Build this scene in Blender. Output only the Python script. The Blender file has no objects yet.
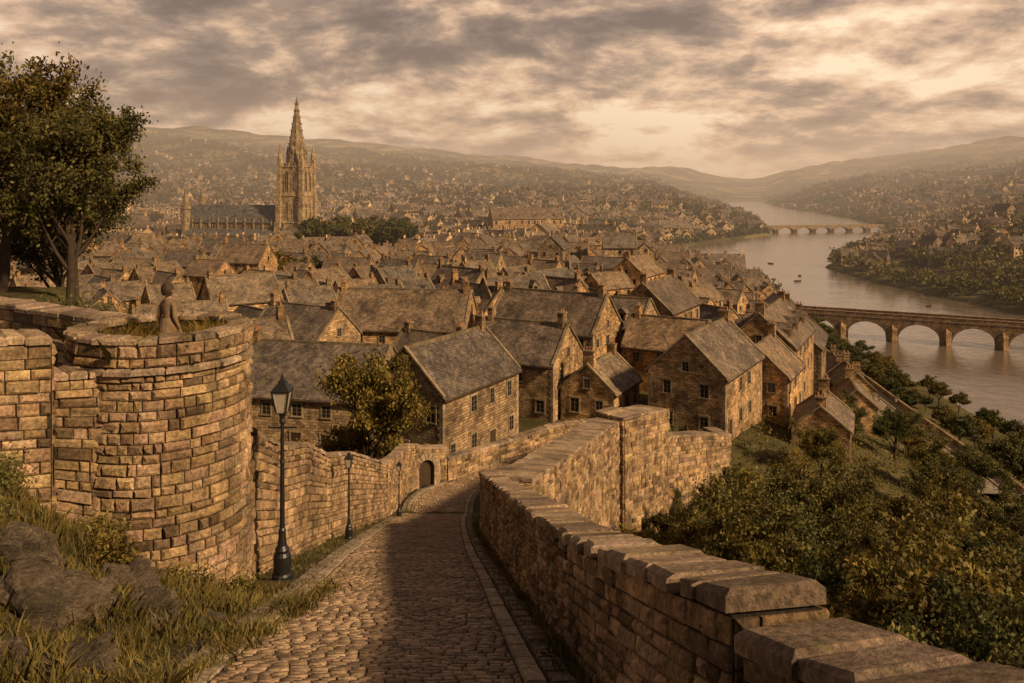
import bpy, math, random, numpy as np
from mathutils import Vector, Matrix
random.seed(7); R=np.random.default_rng(7)
scene=bpy.context.scene
def link(o): scene.collection.objects.link(o); return o
def ss(t):
    t=np.clip(t,0,1); return t*t*(3-2*t)
# ------------------------------------------------------------ terrain function
LY=[-100,0,100,150,183,240,349,452,533,640,853,1200,1745,2258,3000,7000]
LX=[60,75,90,94,97,100,120,104,94,112,275,372,497,600,800,2000]
RY=[-100,0,150,220,300,349,404,492,590,768,1010,1371,1920,2258,3000,7000]
RX=[240,235,225,214,200,194,190,194,248,358,478,578,690,750,940,2140]
EY=[-20,0,5,15.6,31,50,57,60,66,80,100]; EX=[2.2,2.0,1.45,.35,-.7,4.5,7.9,9.2,13.5,17.5,22]
def road_z(y):
    y=np.asarray(y,float)
    return np.where(y<44,-2-.36*y,-17.84-2.1*ss((y-44)/12))
def ground(x,y):
    x=np.asarray(x,float); y=np.asarray(y,float)
    xl=np.interp(y,LY,LX); xr=np.interp(y,RY,RX); dL=xl-x; dR=x-xr
    n=np.sin(x/170+1.3)*np.cos(y/210)+.5*np.sin(x/67+y/91)+.25*np.sin(x/31-y/43)
    amp=np.clip((y-350)/140,0,16)
    base=np.interp(y,[0,75,200,400,900],[-24,-24.5,-27,-30,-30])
    A=np.clip(60+(210-x)*.095,15,270)
    base=base+ss((y-800)/2700)*(A+30)+n*amp
    wd=70+np.clip((y-500)*.1,0,400)
    zl=-46.5+(base+46.5)*ss(dL/wd)
    zr=-46.5+26*ss(dR/140)+np.clip(np.clip(dR-100,0,None)*.15,0,230)+n*amp*ss(dR/200)
    bed=-46.5-6*ss(np.minimum(-dL,-dR)/7)
    z=np.where(dL>0,zl,np.where(dR>0,zr,bed))
    z=z+ss((y-3000)/2600)*130
    xe=np.interp(y,EY,EX)
    rd=road_z(y)+ 1.2*ss((x+3)/15)*ss((y-46)/8)
    wid=1.6+y*.38
    b0=np.interp(y,[0,9,12,15],[-3.0,-3.1,-3.8,-5.0])
    b=ss((b0-x)/np.clip(wid,1.5,9))
    bank=rd+b*(-3.8-rd)
    behind=rd-1.2*ss((-6.0-x)/3)
    k=ss((y-14.2)/2.0)
    lf=bank*(1-k)+behind*k
    pm=ss((-x-(.42*y+1.5))/3.5)*(1-ss((y-36)/18))*ss((y-6)/6)
    lf=lf*(1-pm)+(-4.4)*pm
    high=np.where(x<-3.0,lf,rd)
    t=np.clip((x-xe)/np.clip(xl-xe,5,None),0,1)
    lowb=np.interp(y,[-20,0,10,25,38,55,70],[-3,-5.5,-9,-15,-19.5,-23.5,-24.5])
    low=lowb*(1-t)+(-46.5)*t-1.0*ss((x-xe)/3)+.5*np.sin(x*.6+y*.4)
    e=ss((x-xe-.1)/1.0)
    fg=high*(1-e)+low*e
    yn=np.interp(x,[-60,-14,-6.4,-.9,7.2,14.7,17,40],[56,50,54,60,63.5,66,66,62])
    wt=np.where(x<-6.4,ss((y-yn+6)/16),np.where(x>16,ss((y-yn)/18),ss((y-yn-.4)/1.6)))
    fgm=1-wt
    z=np.where((dL>0)&(y<100),fg*fgm+z*(1-fgm),z)
    return z
def gz(x,y): return float(ground(np.array([x]),np.array([y]))[0])
# ------------------------------------------------------------ mesh helpers
def mesh_np(name,V,flat,tot,mats,mi=None,col=None,smooth=False,uv=None):
    V=np.asarray(V,np.float32); flat=np.asarray(flat,np.int32); tot=np.asarray(tot,np.int32)
    me=bpy.data.meshes.new(name)
    me.vertices.add(len(V)); me.vertices.foreach_set("co",V.ravel())
    me.loops.add(len(flat)); me.loops.foreach_set("vertex_index",flat)
    me.polygons.add(len(tot))
    st=np.concatenate([[0],np.cumsum(tot)[:-1]]).astype(np.int32)
    me.polygons.foreach_set("loop_start",st); me.polygons.foreach_set("loop_total",tot)
    for m in mats: me.materials.append(m)
    if mi is not None: me.polygons.foreach_set("material_index",np.asarray(mi,np.int32))
    if smooth: me.polygons.foreach_set("use_smooth",np.ones(len(tot),bool))
    if col is not None:
        a=me.color_attributes.new("Col","FLOAT_COLOR","POINT")
        c=np.ones((len(V),4),np.float32); c[:,:3]=col; a.data.foreach_set("color",c.ravel())
    if uv is not None:
        l=me.uv_layers.new(name="UVMap"); l.data.foreach_set("uv",np.asarray(uv,np.float32).ravel())
    me.update(calc_edges=True); me.validate()
    return me
class MB:
    def __init__(s): s.V=[];s.F=[];s.M=[];s.C=[];s.UV=[];s.T=Matrix.Identity(4)
    def poly(s,pts,m=0,c=1.0,flip=False):
        pts=[s.T@Vector(p) for p in pts]
        if flip: pts=pts[::-1]
        n=(pts[1]-pts[0]).cross(pts[2]-pts[0])
        if n.length<1e-9 and len(pts)>3: n=(pts[2]-pts[0]).cross(pts[3]-pts[0])
        if n.length<1e-9: n=Vector((0,0,1))
        n.normalize()
        u=Vector((0,0,1)).cross(n)
        if u.length<.05: u=Vector((1,0,0))
        u.normalize(); v=n.cross(u)
        b=len(s.V); s.V+= [tuple(p) for p in pts]; s.C+=[(c,c,c) if not isinstance(c,tuple) else c]*len(pts)
        s.F.append(list(range(b,b+len(pts)))); s.M.append(m)
        s.UV+=[(p.dot(u),p.dot(v)) for p in pts]
    def hexa(s,a,m=0,c=1.0):
        for q in ((3,2,1,0),(4,5,6,7),(0,1,5,4),(1,2,6,5),(2,3,7,6),(3,0,4,7)):
            s.poly([a[i] for i in q],m,c)
    def box(s,x0,x1,y0,y1,z0,z1,m=0,c=1.0,tp=0):
        s.hexa([(x0,y0,z0),(x1,y0,z0),(x1,y1,z0),(x0,y1,z0),(x0+tp,y0+tp,z1),(x1-tp,y0+tp,z1),(x1-tp,y1-tp,z1),(x0+tp,y1-tp,z1)],m,c)
    def lathe(s,prof,cx=0,cy=0,n=12,m=0,c=1.0,ph=0):
        for (r0,z0),(r1,z1) in zip(prof[:-1],prof[1:]):
            for i in range(n):
                a=2*math.pi*i/n+ph;b=2*math.pi*(i+1)/n+ph
                p=[(cx+r0*math.cos(a),cy+r0*math.sin(a),z0),(cx+r0*math.cos(b),cy+r0*math.sin(b),z0),(cx+r1*math.cos(b),cy+r1*math.sin(b),z1),(cx+r1*math.cos(a),cy+r1*math.sin(a),z1)]
                if r1<1e-4: p=p[:3]
                elif r0<1e-4: p=[p[0],p[2],p[3]]
                s.poly(p,m,c)
    def mesh(s,name,mats,smooth=False):
        return mesh_np(name,s.V,[i for f in s.F for i in f],[len(f) for f in s.F],mats,s.M,np.array(s.C),smooth,s.UV)
    def obj(s,name,mats,smooth=False): return link(bpy.data.objects.new(name,s.mesh(name,mats,smooth)))
# ------------------------------------------------------------ materials
def newmat(name):
    m=bpy.data.materials.new(name); m.use_nodes=True; nt=m.node_tree; nt.nodes.clear(); return m,nt
def N(nt,t,**k):
    n=nt.nodes.new(t)
    for a,b in k.items(): setattr(n,a,b)
    return n
def ramp(nt,fac,stops):
    r=nt.nodes.new('ShaderNodeValToRGB'); cr=r.color_ramp
    while len(cr.elements)<len(stops): cr.elements.new(.5)
    for e,(p,c) in zip(cr.elements,stops):
        e.position=p; e.color=(c[0],c[1],c[2],1) if isinstance(c,tuple) else (c,c,c,1)
    nt.links.new(fac,r.inputs[0]); return r.outputs[0]
def mul(nt,a,b,f=1.0,mode='MULTIPLY'):
    n=nt.nodes.new('ShaderNodeMix'); n.data_type='RGBA'; n.blend_type=mode
    n.inputs[0].default_value=f
    nt.links.new(a,n.inputs[6]); nt.links.new(b,n.inputs[7]); return n.outputs[2]
def mixf(nt,f,a,b):
    n=nt.nodes.new('ShaderNodeMix'); n.data_type='RGBA'
    nt.links.new(f,n.inputs[0])
    for s,v in ((6,a),(7,b)):
        if isinstance(v,tuple): n.inputs[s].default_value=(*v,1)
        else: nt.links.new(v,n.inputs[s])
    return n.outputs[2]
def noise(nt,vec,scale,detail=5,rough=.6,dist=0):
    n=N(nt,'ShaderNodeTexNoise'); n.inputs['Scale'].default_value=scale;n.inputs['Detail'].default_value=detail
    n.inputs['Roughness'].default_value=rough; n.inputs['Distortion'].default_value=dist
    nt.links.new(vec,n.inputs['Vector']); return n.outputs[0]
def finish(nt,col,rough=.85,height=None,bstr=.5,bdist=.03,spec=.25,metal=0):
    p=N(nt,'ShaderNodeBsdfPrincipled'); o=N(nt,'ShaderNodeOutputMaterial')
    if isinstance(col,tuple): p.inputs['Base Color'].default_value=(*col,1)
    else: nt.links.new(col,p.inputs['Base Color'])
    p.inputs['Roughness'].default_value=rough; p.inputs['Specular IOR Level'].default_value=spec; p.inputs['Metallic'].default_value=metal
    if height is not None:
        b=N(nt,'ShaderNodeBump'); b.inputs['Strength'].default_value=bstr; b.inputs['Distance'].default_value=bdist
        nt.links.new(height,b.inputs['Height']); nt.links.new(b.outputs[0],p.inputs['Normal'])
    nt.links.new(p.outputs[0],o.inputs[0])
def stone_mat(name,dark,light,sc=1.0,bd=.03,lich=(.14,.13,.05),rough=.9,stain=.4):
    m,nt=newmat(name); tc=N(nt,'ShaderNodeTexCoord').outputs['Object']
    a=noise(nt,tc,1.3*sc,6,.65); col=ramp(nt,a,[(.3,dark),(.7,light)])
    f=noise(nt,tc,17*sc,6,.7); fr=ramp(nt,f,[(.32,.4),(.66,1.5)]); col=mul(nt,col,fr)
    at=N(nt,'ShaderNodeAttribute',attribute_name='Col').outputs['Color']; col=mul(nt,col,at)
    st=noise(nt,tc,.45*sc,6,.65,.6); sr=ramp(nt,st,[(.36,stain),(.54,1.0)]); col=mul(nt,col,sr,.9)
    mp=N(nt,'ShaderNodeMapping'); mp.inputs['Scale'].default_value=(2.6,2.6,.45); nt.links.new(tc,mp.inputs[0])
    dr=noise(nt,mp.outputs[0],1.0*sc,6,.7,.3); col=mul(nt,col,ramp(nt,dr,[(.36,.45),(.52,1.0)]),.6)
    l=noise(nt,tc,3.1*sc,7,.75); lr=ramp(nt,l,[(.56,0.),(.66,.6)]); col=mixf(nt,lr,col,lich)
    h=N(nt,'ShaderNodeMath',operation='ADD'); nt.links.new(f,h.inputs[0]); nt.links.new(noise(nt,tc,5*sc,6,.7),h.inputs[1])
    finish(nt,col,rough,h.outputs[0],1.0,bd); return m
def masonry_mat(name,dark,light,bw=.55,rh=.26,rand=True,roof=False):
    m,nt=newmat(name); uv=N(nt,'ShaderNodeTexCoord'); 
    o=uv.outputs['Object']; u=uv.outputs['UV']
    d=N(nt,'ShaderNodeVectorMath',operation='MULTIPLY_ADD'); nz=N(nt,'ShaderNodeTexNoise'); nz.inputs['Scale'].default_value=2.3
    nt.links.new(o,nz.inputs['Vector']); nt.links.new(nz.outputs['Color'],d.inputs[0]); d.inputs[1].default_value=(.14,.14,.1); nt.links.new(u,d.inputs[2])
    b=N(nt,'ShaderNodeTexBrick'); nt.links.new(d.outputs[0],b.inputs['Vector'])
    b.inputs['Scale'].default_value=1; b.inputs['Brick Width'].default_value=bw; b.inputs['Row Height'].default_value=rh
    b.inputs['Mortar Size'].default_value=.02 if not roof else .012; b.inputs['Mortar Smooth'].default_value=.4; b.inputs['Bias'].default_value=-.1
    b.inputs['Color1'].default_value=(*dark,1); b.inputs['Color2'].default_value=(*light,1)
    b.inputs['Mortar'].default_value=(*(tuple(c*.45 for c in dark)),1)
    col=b.outputs['Color']
    a=noise(nt,o,.5,6,.65,.5); col=mul(nt,col,ramp(nt,a,[(.34,.42),(.64,1.35)]))
    f=noise(nt,o,9,6,.7); col=mul(nt,col,ramp(nt,f,[(.32,.6),(.66,1.45)]))
    mp=N(nt,'ShaderNodeMapping'); mp.inputs['Scale'].default_value=(1.6,1.6,.3); nt.links.new(o,mp.inputs[0])
    dr=noise(nt,mp.outputs[0],1.0,6,.7,.3); col=mul(nt,col,ramp(nt,dr,[(.36,.5),(.53,1.0)]),.65)
    if roof:
        l=noise(nt,o,1.1,7,.75); col=mixf(nt,ramp(nt,l,[(.52,0.),(.66,.6)]),col,(.19,.155,.065))
    at=N(nt,'ShaderNodeAttribute',attribute_name='Col').outputs['Color']; col=mul(nt,col,at)
    if rand:
        oi=N(nt,'ShaderNodeObjectInfo').outputs['Random']
        col=mul(nt,col,ramp(nt,oi,[(0,(.55,.56,.6)),(.3,(1.15,.97,.78)),(.5,(.78,.79,.83)),(.75,(1.1,1.02,.9)),(1,(1.5,1.22,.9))]))
    iv=N(nt,'ShaderNodeMath',operation='MULTIPLY_ADD'); nt.links.new(b.outputs['Fac'],iv.inputs[0]); iv.inputs[1].default_value=-1.2; nt.links.new(f,iv.inputs[2])
    finish(nt,col,.85 if not roof else .6,iv.outputs[0],.9,.04,.25 if not roof else .45); return m
STONE=stone_mat('weathered_stone',(.25,.16,.088),(.60,.41,.23))
MORTAR=stone_mat('mortar',(.035,.025,.016),(.08,.058,.038))
COPE=stone_mat('coping_stone',(.27,.19,.125),(.56,.41,.27),lich=(.22,.19,.085))
SETT=stone_mat('sett_stone',(.25,.17,.11),(.52,.37,.24),1.2,.015,lich=(.17,.145,.08),rough=.6,stain=.65)
KERB=stone_mat('kerb_stone',(.33,.25,.17),(.56,.44,.30),1.2,.012,stain=.7)
ROCK=stone_mat('rock',(.10,.075,.05),(.38,.28,.19),.9,.12,lich=(.13,.12,.04))
WALL=masonry_mat('house_masonry',(.29,.195,.105),(.66,.465,.26))
ROOF=masonry_mat('slate_roof',(.11,.09,.072),(.27,.21,.158),.34,.24,roof=True)
TRIM=stone_mat('dressed_stone',(.30,.215,.13),(.55,.41,.25),1,.02)
DWALL=stone_mat('far_masonry',(.30,.205,.115),(.70,.50,.29),.3,.2,stain=.5); DROOF=stone_mat('far_roof',(.085,.067,.053),(.22,.165,.125),.3,.2,stain=.5)
CHW=masonry_mat('church_masonry',(.29,.20,.108),(.52,.37,.20),1.6,.7,rand=False)
CHR=masonry_mat('church_lead',(.08,.072,.068),(.15,.135,.12),1.2,.8,rand=False,roof=True)
def flat(name,c,rough=.6,spec=.3,metal=0):
    m,nt=newmat(name); tc=N(nt,'ShaderNodeTexCoord').outputs['Object']; f=noise(nt,tc,6,5)
    col=ramp(nt,f,[(.3,tuple(v*.7 for v in c)),(.7,tuple(min(1,v*1.2) for v in c))]); finish(nt,col,rough,f,.3,.01,spec,metal); return m
GLASS=flat('window_glass',(.02,.017,.014),.15,.5); WOOD=flat('door_wood',(.06,.035,.02)); FRAME=flat('window_frame',(.20,.155,.11))
IRON=flat('cast_iron',(.012,.012,.013),.45,.5); POT=flat('chimney_pot',(.36,.17,.08))
def lampglass():
    m,nt=newmat('lantern_glass'); p=N(nt,'ShaderNodeBsdfPrincipled');o=N(nt,'ShaderNodeOutputMaterial')
    p.inputs['Base Color'].default_value=(.75,.68,.55,1);p.inputs['Roughness'].default_value=.15;p.inputs['Transmission Weight'].default_value=.6
    nt.links.new(p.outputs[0],o.inputs[0]); return m
LGL=lampglass()
def leaf_mat():
    m,nt=newmat('foliage'); at=N(nt,'ShaderNodeAttribute',attribute_name='Col').outputs['Color']
    oi=N(nt,'ShaderNodeObjectInfo').outputs['Random']; col=mul(nt,at,ramp(nt,oi,[(0,(.6,.74,.7)),(.5,(1,1.02,.98)),(1,(1.4,1.15,.85))]))
    d=N(nt,'ShaderNodeBsdfPrincipled'); d.inputs['Roughness'].default_value=.6; d.inputs['Specular IOR Level'].default_value=.2; nt.links.new(col,d.inputs['Base Color'])
    t=N(nt,'ShaderNodeBsdfTranslucent'); nt.links.new(col,t.inputs[0])
    x=N(nt,'ShaderNodeMixShader'); x.inputs[0].default_value=.3; nt.links.new(d.outputs[0],x.inputs[1]); nt.links.new(t.outputs[0],x.inputs[2])
    o=N(nt,'ShaderNodeOutputMaterial'); nt.links.new(x.outputs[0],o.inputs[0]); return m
LEAF=leaf_mat(); BARK=flat('bark',(.06,.042,.03),.9,.1)
def terrain_mat():
    m,nt=newmat('ground'); g=N(nt,'ShaderNodeNewGeometry').outputs['Position']
    a=noise(nt,g,.25,8,.7); near=ramp(nt,a,[(.3,(.045,.038,.018)),(.5,(.09,.078,.032)),(.7,(.16,.125,.056))])
    f=noise(nt,g,9,6,.7); near=mul(nt,near,ramp(nt,f,[(.3,.55),(.7,1.3)]))
    v=N(nt,'ShaderNodeTexVoronoi'); v.inputs['Scale'].default_value=.0075; nt.links.new(g,v.inputs['Vector'])
    far=ramp(nt,v.outputs['Color'],[(.1,(.07,.068,.024)),(.5,(.15,.125,.042)),(.9,(.30,.225,.08))])
    w=noise(nt,g,.006,8,.65,.6); far=mixf(nt,ramp(nt,w,[(.46,0.),(.53,1.)]),far,(.045,.043,.016))
    far=mul(nt,far,ramp(nt,noise(nt,g,.06,8,.7),[(.3,.5),(.7,1.3)]))
    sp=N(nt,'ShaderNodeSeparateXYZ'); nt.links.new(g,sp.inputs[0])
    mr=N(nt,'ShaderNodeMapRange'); mr.inputs[1].default_value=400; mr.inputs[2].default_value=1100; nt.links.new(sp.outputs[1],mr.inputs[0])
    col=mixf(nt,mr.outputs[0],near,far)
    finish(nt,col,.95,f,.8,.08,.1); return m
TERR=terrain_mat()
# ------------------------------------------------------------ ground sheet
nr,nc=460,380
yy=np.exp(np.linspace(math.log(22),math.log(7500),nr))-40
kk=np.linspace(-1.25,1.25,nc)
YY,KK=np.meshgrid(yy,kk,indexing='ij'); XX=KK*(YY+40)
ZZ=ground(XX,YY)
ZZ=ZZ+np.where(YY<60,.06*np.sin(XX*3.1+YY)*np.sin(YY*2.3-XX),0)*np.where((XX<-3.4)|(XX>1),1,0)
V=np.stack([XX,YY,ZZ],-1).reshape(-1,3)
i=np.arange(nr-1)[:,None]*nc+np.arange(nc-1)[None,:]
q=np.stack([i,i+1,i+nc+1,i+nc],-1).reshape(-1)
link(bpy.data.objects.new('ground',mesh_np('ground',V,q,np.full(len(q)//4,4),[TERR],smooth=True)))
# water
m,nt=newmat('river_water'); g=N(nt,'ShaderNodeNewGeometry').outputs['Position']
h1=noise(nt,g,.3,7,.62,.5); h2=noise(nt,g,.025,5,.6,.6)
ad=N(nt,'ShaderNodeMath',operation='MULTIPLY_ADD'); nt.links.new(h2,ad.inputs[0]); ad.inputs[1].default_value=3.; nt.links.new(h1,ad.inputs[2])
finish(nt,(.16,.12,.085),.09,ad.outputs[0],.35,.4,1.0)
b=MB(); b.poly([(-3000,-60,-48),(6000,-60,-48),(6000,7000,-48),(-3000,7000,-48)]); b.obj('river',[m])
# ------------------------------------------------------------ stonework
class Path:
    def __init__(s,pts):
        s.p=np.array(pts,float); d=np.hypot(*(np.diff(s.p[:,:2],axis=0).T)); s.s=np.concatenate([[0],np.cumsum(d)]); s.L=s.s[-1]
    def at(s,t):
        return [float(np.interp(t,s.s,s.p[:,k])) for k in range(4)]
    def nrm(s,t):
        a=s.at(max(0,t-.4));b=s.at(min(s.L,t+.4)); dx,dy=b[0]-a[0],b[1]-a[1]; l=math.hypot(dx,dy) or 1; return dy/l,-dx/l
def stones(B,P,off,side,course,slen,m=0,out=.05,s0=0,s1=None,gap=.016,n=None):
    H=float(np.max(P.p[:,3]-P.p[:,2])); n=n or max(1,int(round(H/course))); s1=s1 or P.L
    fs=np.cumsum([0]+[random.uniform(.7,1.3) for _ in range(n)]); fs/=fs[-1]
    for k in range(n):
        f0=float(fs[k]); f1=float(fs[k+1]); t=s0-random.random()*slen
        while t<s1:
            l=slen*random.uniform(.45,1.7); a=max(t,s0); bb=min(t+l,s1); t+=l
            if bb-a<.06: continue
            c=random.uniform(.6,1.3)*(1 if random.random()>.15 else .55); cc=(c,c*random.uniform(.93,1.02),c*random.uniform(.82,1.1))
            o=out*random.uniform(.3,1.8); bev=min(.035,(bb-a)*.17)
            def pt(tt,f,oo):
                x,y,zb,zt=P.at(tt); nx,ny=P.nrm(tt); z=zb+(zt-zb)*f
                return (x+side*nx*(off+oo),y+side*ny*(off+oo),z)
            g=gap/H; bf=min(.03,H/n*.17)/H
            j=lambda:random.uniform(-.02,.02)
            jf=lambda:random.uniform(-.014,.014)/H
            base=[pt(a+gap/2,f0+g/2,0),pt(bb-gap/2,f0+g/2,0),pt(bb-gap/2,f1-g/2,0),pt(a+gap/2,f1-g/2,0)]
            mid=[pt(a+gap/2+abs(j())*.5,f0+g/2,o*.55),pt(bb-gap/2-abs(j())*.5,f0+g/2,o*.55),pt(bb-gap/2-abs(j())*.5,f1-g/2,o*.55),pt(a+gap/2+abs(j())*.5,f1-g/2,o*.55)]
            tp=[pt(a+gap+bev+j(),f0+g+bf+jf(),o+j()),pt(bb-gap-bev+j(),f0+g+bf+jf(),o+j()),pt(bb-gap-bev+j(),f1-g-bf+jf(),o+j()),pt(a+gap+bev+j(),f1-g-bf+jf(),o+j())]
            fl=side<0
            B.poly(tp,m,cc,flip=fl)
            for q in range(4):
                r=(q+1)%4
                B.poly([mid[q],mid[r],tp[r],tp[q]],m,cc,flip=fl); B.poly([base[q],base[r],mid[r],mid[q]],m,cc,flip=fl)
def body(B,P,half,m=1,step=.8,c=1.0,base_ext=.6):
    n=max(1,int(P.L/step)); pr=None
    for k in range(n+1):
        t=P.L*k/n; x,y,zb,zt=P.at(t); nx,ny=P.nrm(t)
        r=[(x+nx*half,y+ny*half,zb-base_ext),(x-nx*half,y-ny*half,zb-base_ext),(x-nx*half,y-ny*half,zt),(x+nx*half,y+ny*half,zt)]
        if pr:
            for q in range(4):
                w=(q+1)%4; B.poly([pr[q],r[q],r[w],pr[w]],m,c)
        else: B.poly(r,m,c)
        pr=r
    B.poly(pr[::-1],m,c)
def endface(B,P,half,at_start=True,course=.22,slen=.4,out=.05):
    x,y,zb,zt=P.at(0 if at_start else P.L); nx,ny=P.nrm(0 if at_start else P.L)
    Q=Path([(x-nx*half,y-ny*half,zb,zt),(x+nx*half,y+ny*half,zb,zt)])
    stones(B,Q,.01,1 if at_start else -1,course,slen,0,out)
def coping(B,P,half,th,slen,m=2,over=.05,zoff=0,jit=.02):
    t=0
    while t<P.L-.05:
        l=min(slen*random.uniform(.55,1.6),P.L-t); a,b_=t+.008,t+l-.008; t+=l
        j=[random.uniform(-jit,jit) for _ in range(8)]; c=random.uniform(.6,1.2); cc=(c,c*random.uniform(.95,1.0),c*random.uniform(.88,1.04))
        oo=over+random.uniform(-jit,jit); zz=zoff+random.uniform(0,jit)
        def ring(tt,e,k):
            x,y,zb,zt=P.at(tt); nx,ny=P.nrm(tt); h=half+oo
            return [(x+nx*(h-e)+j[k],y+ny*(h-e)+j[k+1],zt+zz),(x-nx*(h-e)+j[k],y-ny*(h-e)+j[k+1],zt+zz)]
        ev=.035
        f_=[ring(a,0,0),ring(b_,0,2)]
        p=[f_[0][0],f_[1][0],f_[1][1],f_[0][1]]
        up=lambda v,h:(v[0],v[1],v[2]+h)
        mid=[up(v,th-ev) for v in p]
        r0,r1=ring(a+ev,ev*1.3,4),ring(b_-ev,ev*1.3,6)
        tp=[up(r0[0],th+j[4]*.7),up(r1[0],th+j[5]*.7),up(r1[1],th+j[6]*.7),up(r0[1],th+j[7]*.7)]
        B.poly(tp,m,cc); 
        for q in range(4):
            r=(q+1)%4
            B.poly([p[r],p[q],mid[q],mid[r]][::-1],m,cc); B.poly([mid[r],mid[q],tp[q],tp[r]][::-1],m,cc)
        B.poly(p[::-1],m,cc)
SM=[STONE,MORTAR,COPE]
rz=lambda y:float(road_z(y))
cx=lambda y:float(np.interp(y,[-6,0,3,5,7.8,15.6,31],[3.4,2.6,1.93,1.47,1.12,.35,-.95]))
def pw(name,ys,h,half=.30):
    B=MB(); P=Path([(cx(y),y,rz(y)-.1,rz(y)+h(y)) for y in ys])
    body(B,P,half-.02,1); stones(B,P,half-.02,-1,.15,.30,0,.035); stones(B,P,half-.02,1,.3,.6,0,.04); endface(B,P,half-.02,True,.15,.3,.03);endface(B,P,half-.02,False,.15,.3,.03)
    coping(B,P,half,.13,.5,2,.045,jit=.03); return B.obj(name,SM)
pw('parapet_wall',[-5,-2,0,1.5,3,4.55],lambda y:1.02)
pw('parapet_wall',[4.66,5.5,6.5,7.8,9.6],lambda y:1.22)
pw('parapet_wall',[9.7,11,13,15.6,18,21,24,27,29,31.6],lambda y:1.22+ (y-9.6)*.042)
# rampart
B=MB(); P=Path([(-.1,31.2,-26,-11.35),(1.4,37,-26,-12.6),(5.3,50.2,-27.5,-14.9),(6.9,54.2,-28,-15.5)]); body(B,P,.85,1); stones(B,P,.85,1,.28,.5,0,.07); stones(B,P,.85,-1,.3,.55,0,.07); endface(B,P,.85,True,.3,.5); coping(B,P,.88,.14,.6,2,.05,jit=.035); B.obj('rampart_wall',SM)
B=MB(); P=Path([(7.2,54.2,-29,-15.2),(9.0,57.0,-29,-15.8),(10.6,59.6,-29,-16.3)]); body(B,P,1.1,1); stones(B,P,1.1,1,.3,.55,0,.08); stones(B,P,1.1,-1,.3,.55,0,.08); endface(B,P,1.1,False,.32,.6); coping(B,P,1.1,.16,.7,2,.05,jit=.035); B.obj('bastion_wall',SM)
B=MB(); P=Path([(7.9,52.4,-29,-15.0),(6.2,54.4,-29,-15.0)]); body(B,P,.8,1); stones(B,P,.8,-1,.3,.55,0,.08);stones(B,P,.8,1,.3,.55,0,.08);endface(B,P,.8,True,.3,.55); coping(B,P,.82,.16,.6,2,.05,jit=.035); 
P=Path([(11.0,60.2,-29,-18.6),(15.5,65.5,-29,-20),(18.5,70,-29,-21.5),(19,77,-29,-23)]); body(B,P,.6,1);stones(B,P,.6,1,.32,.7,0,.07);coping(B,P,.62,.18,.9)
B.obj('buttress_wall',SM)
lw=lambda y:float(np.interp(y,[16,26,40,50,53],[-5.15,-5.95,-6.35,-6.5,-6.2]))
B=MB(); ys=[16,19,22,26,30,35,40,45,50,53]; P=Path([(lw(y)-.3,y,rz(y)-.1,rz(y)+2.75+.12*math.sin(y*.9)) for y in ys]); body(B,P,.28,1); stones(B,P,.28,1,.19,.34,0,.055); stones(B,P,.28,-1,.35,.7,0,.05); coping(B,P,.28,.12,.45,2,.05,jit=.035); B.obj('lane_wall',SM)
B=MB(); P=Path([(-6.4,53.2,-21,-17.2),(-4.6,54.6,-21,-17.6)]);body(B,P,.3,1);stones(B,P,.3,1,.25,.45,0,.05);coping(B,P,.32,.14,.8)
P=Path([(-4.6,54.6,-22,-18.4),(-1.2,59,-22,-18.8),(3,61.5,-22,-18.2),(6.5,63,-22,-18.2),(12,65,-23,-18.6)]);body(B,P,.3,1);stones(B,P,.3,1,.25,.5,0,.05);coping(B,P,.34,.16,.8)
B.obj('inner_wall',SM)
B=MB(); B.T=Matrix.Translation((-5.75,53.1,-20.2))@Matrix.Rotation(.5,4,'Z')
for sx in (-1,1):
    for k in range(6): B.box(sx*.75-.2,sx*.75+.2,-.25,.3,k*.3,k*.3+.285,2,random.uniform(.8,1.2))
for k in range(9):
    a0=math.pi*k/9+.02;a1=math.pi*(k+1)/9-.02
    pts=[(r*math.cos(a),y,1.8+r*math.sin(a)) for y in (-.25,.3) for r,a in ((.55,a0),(.95,a0),(.95,a1),(.55,a1))]
    B.hexa(pts,2,random.uniform(.8,1.2))
B.poly([(-.56,.05,0),(.56,.05,0)]+[(.56*math.cos(math.pi*k/8),.05,1.8+.56*math.sin(math.pi*k/8)) for k in range(9)],3)
B.obj('stone_gateway',SM+[WOOD])
B=MB(); P=Path([(-6.7,14.3,-7.5,-3.25),(-7.75,13.35,-6.5,-3.15)]); body(B,P,.35,1);stones(B,P,.35,-1,.2,.36,0,.055);stones(B,P,.35,1,.3,.5,0,.05);coping(B,P,.35,.12,.4,jit=.03)
P=Path([(-7.75,13.3,-6.5,-2.5),(-9.5,11.8,-6,-2.35),(-14,8,-5,-2.1)]); body(B,P,.42,1);stones(B,P,.42,-1,.2,.38,0,.055);stones(B,P,.42,1,.22,.42,0,.05);endface(B,P,.42,True,.2,.36);coping(B,P,.42,.13,.45,jit=.035)
B.obj('bastion_wall',SM)
B=MB(); P=Path([(-7.6,16.1,-5.5,-2.72),(-10,17.6,-5.5,-2.72),(-13,19.6,-5.5,-2.75),(-26,27,-5.5,-2.5)]); body(B,P,.3,1);stones(B,P,.3,1,.22,.45,0,.05);stones(B,P,.3,-1,.3,.6,0,.05);coping(B,P,.3,.12,.6,jit=.03); B.obj('terrace_wall',SM)
def ring_path(cx_,cy_,r,zb,zt,n=64):
    return Path([(cx_+r*math.cos(2*math.pi*k/n),cy_+r*math.sin(2*math.pi*k/n),zb,zt) for k in range(n+1)])
B=MB(); TX,TY=-6.55,15.0
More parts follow.
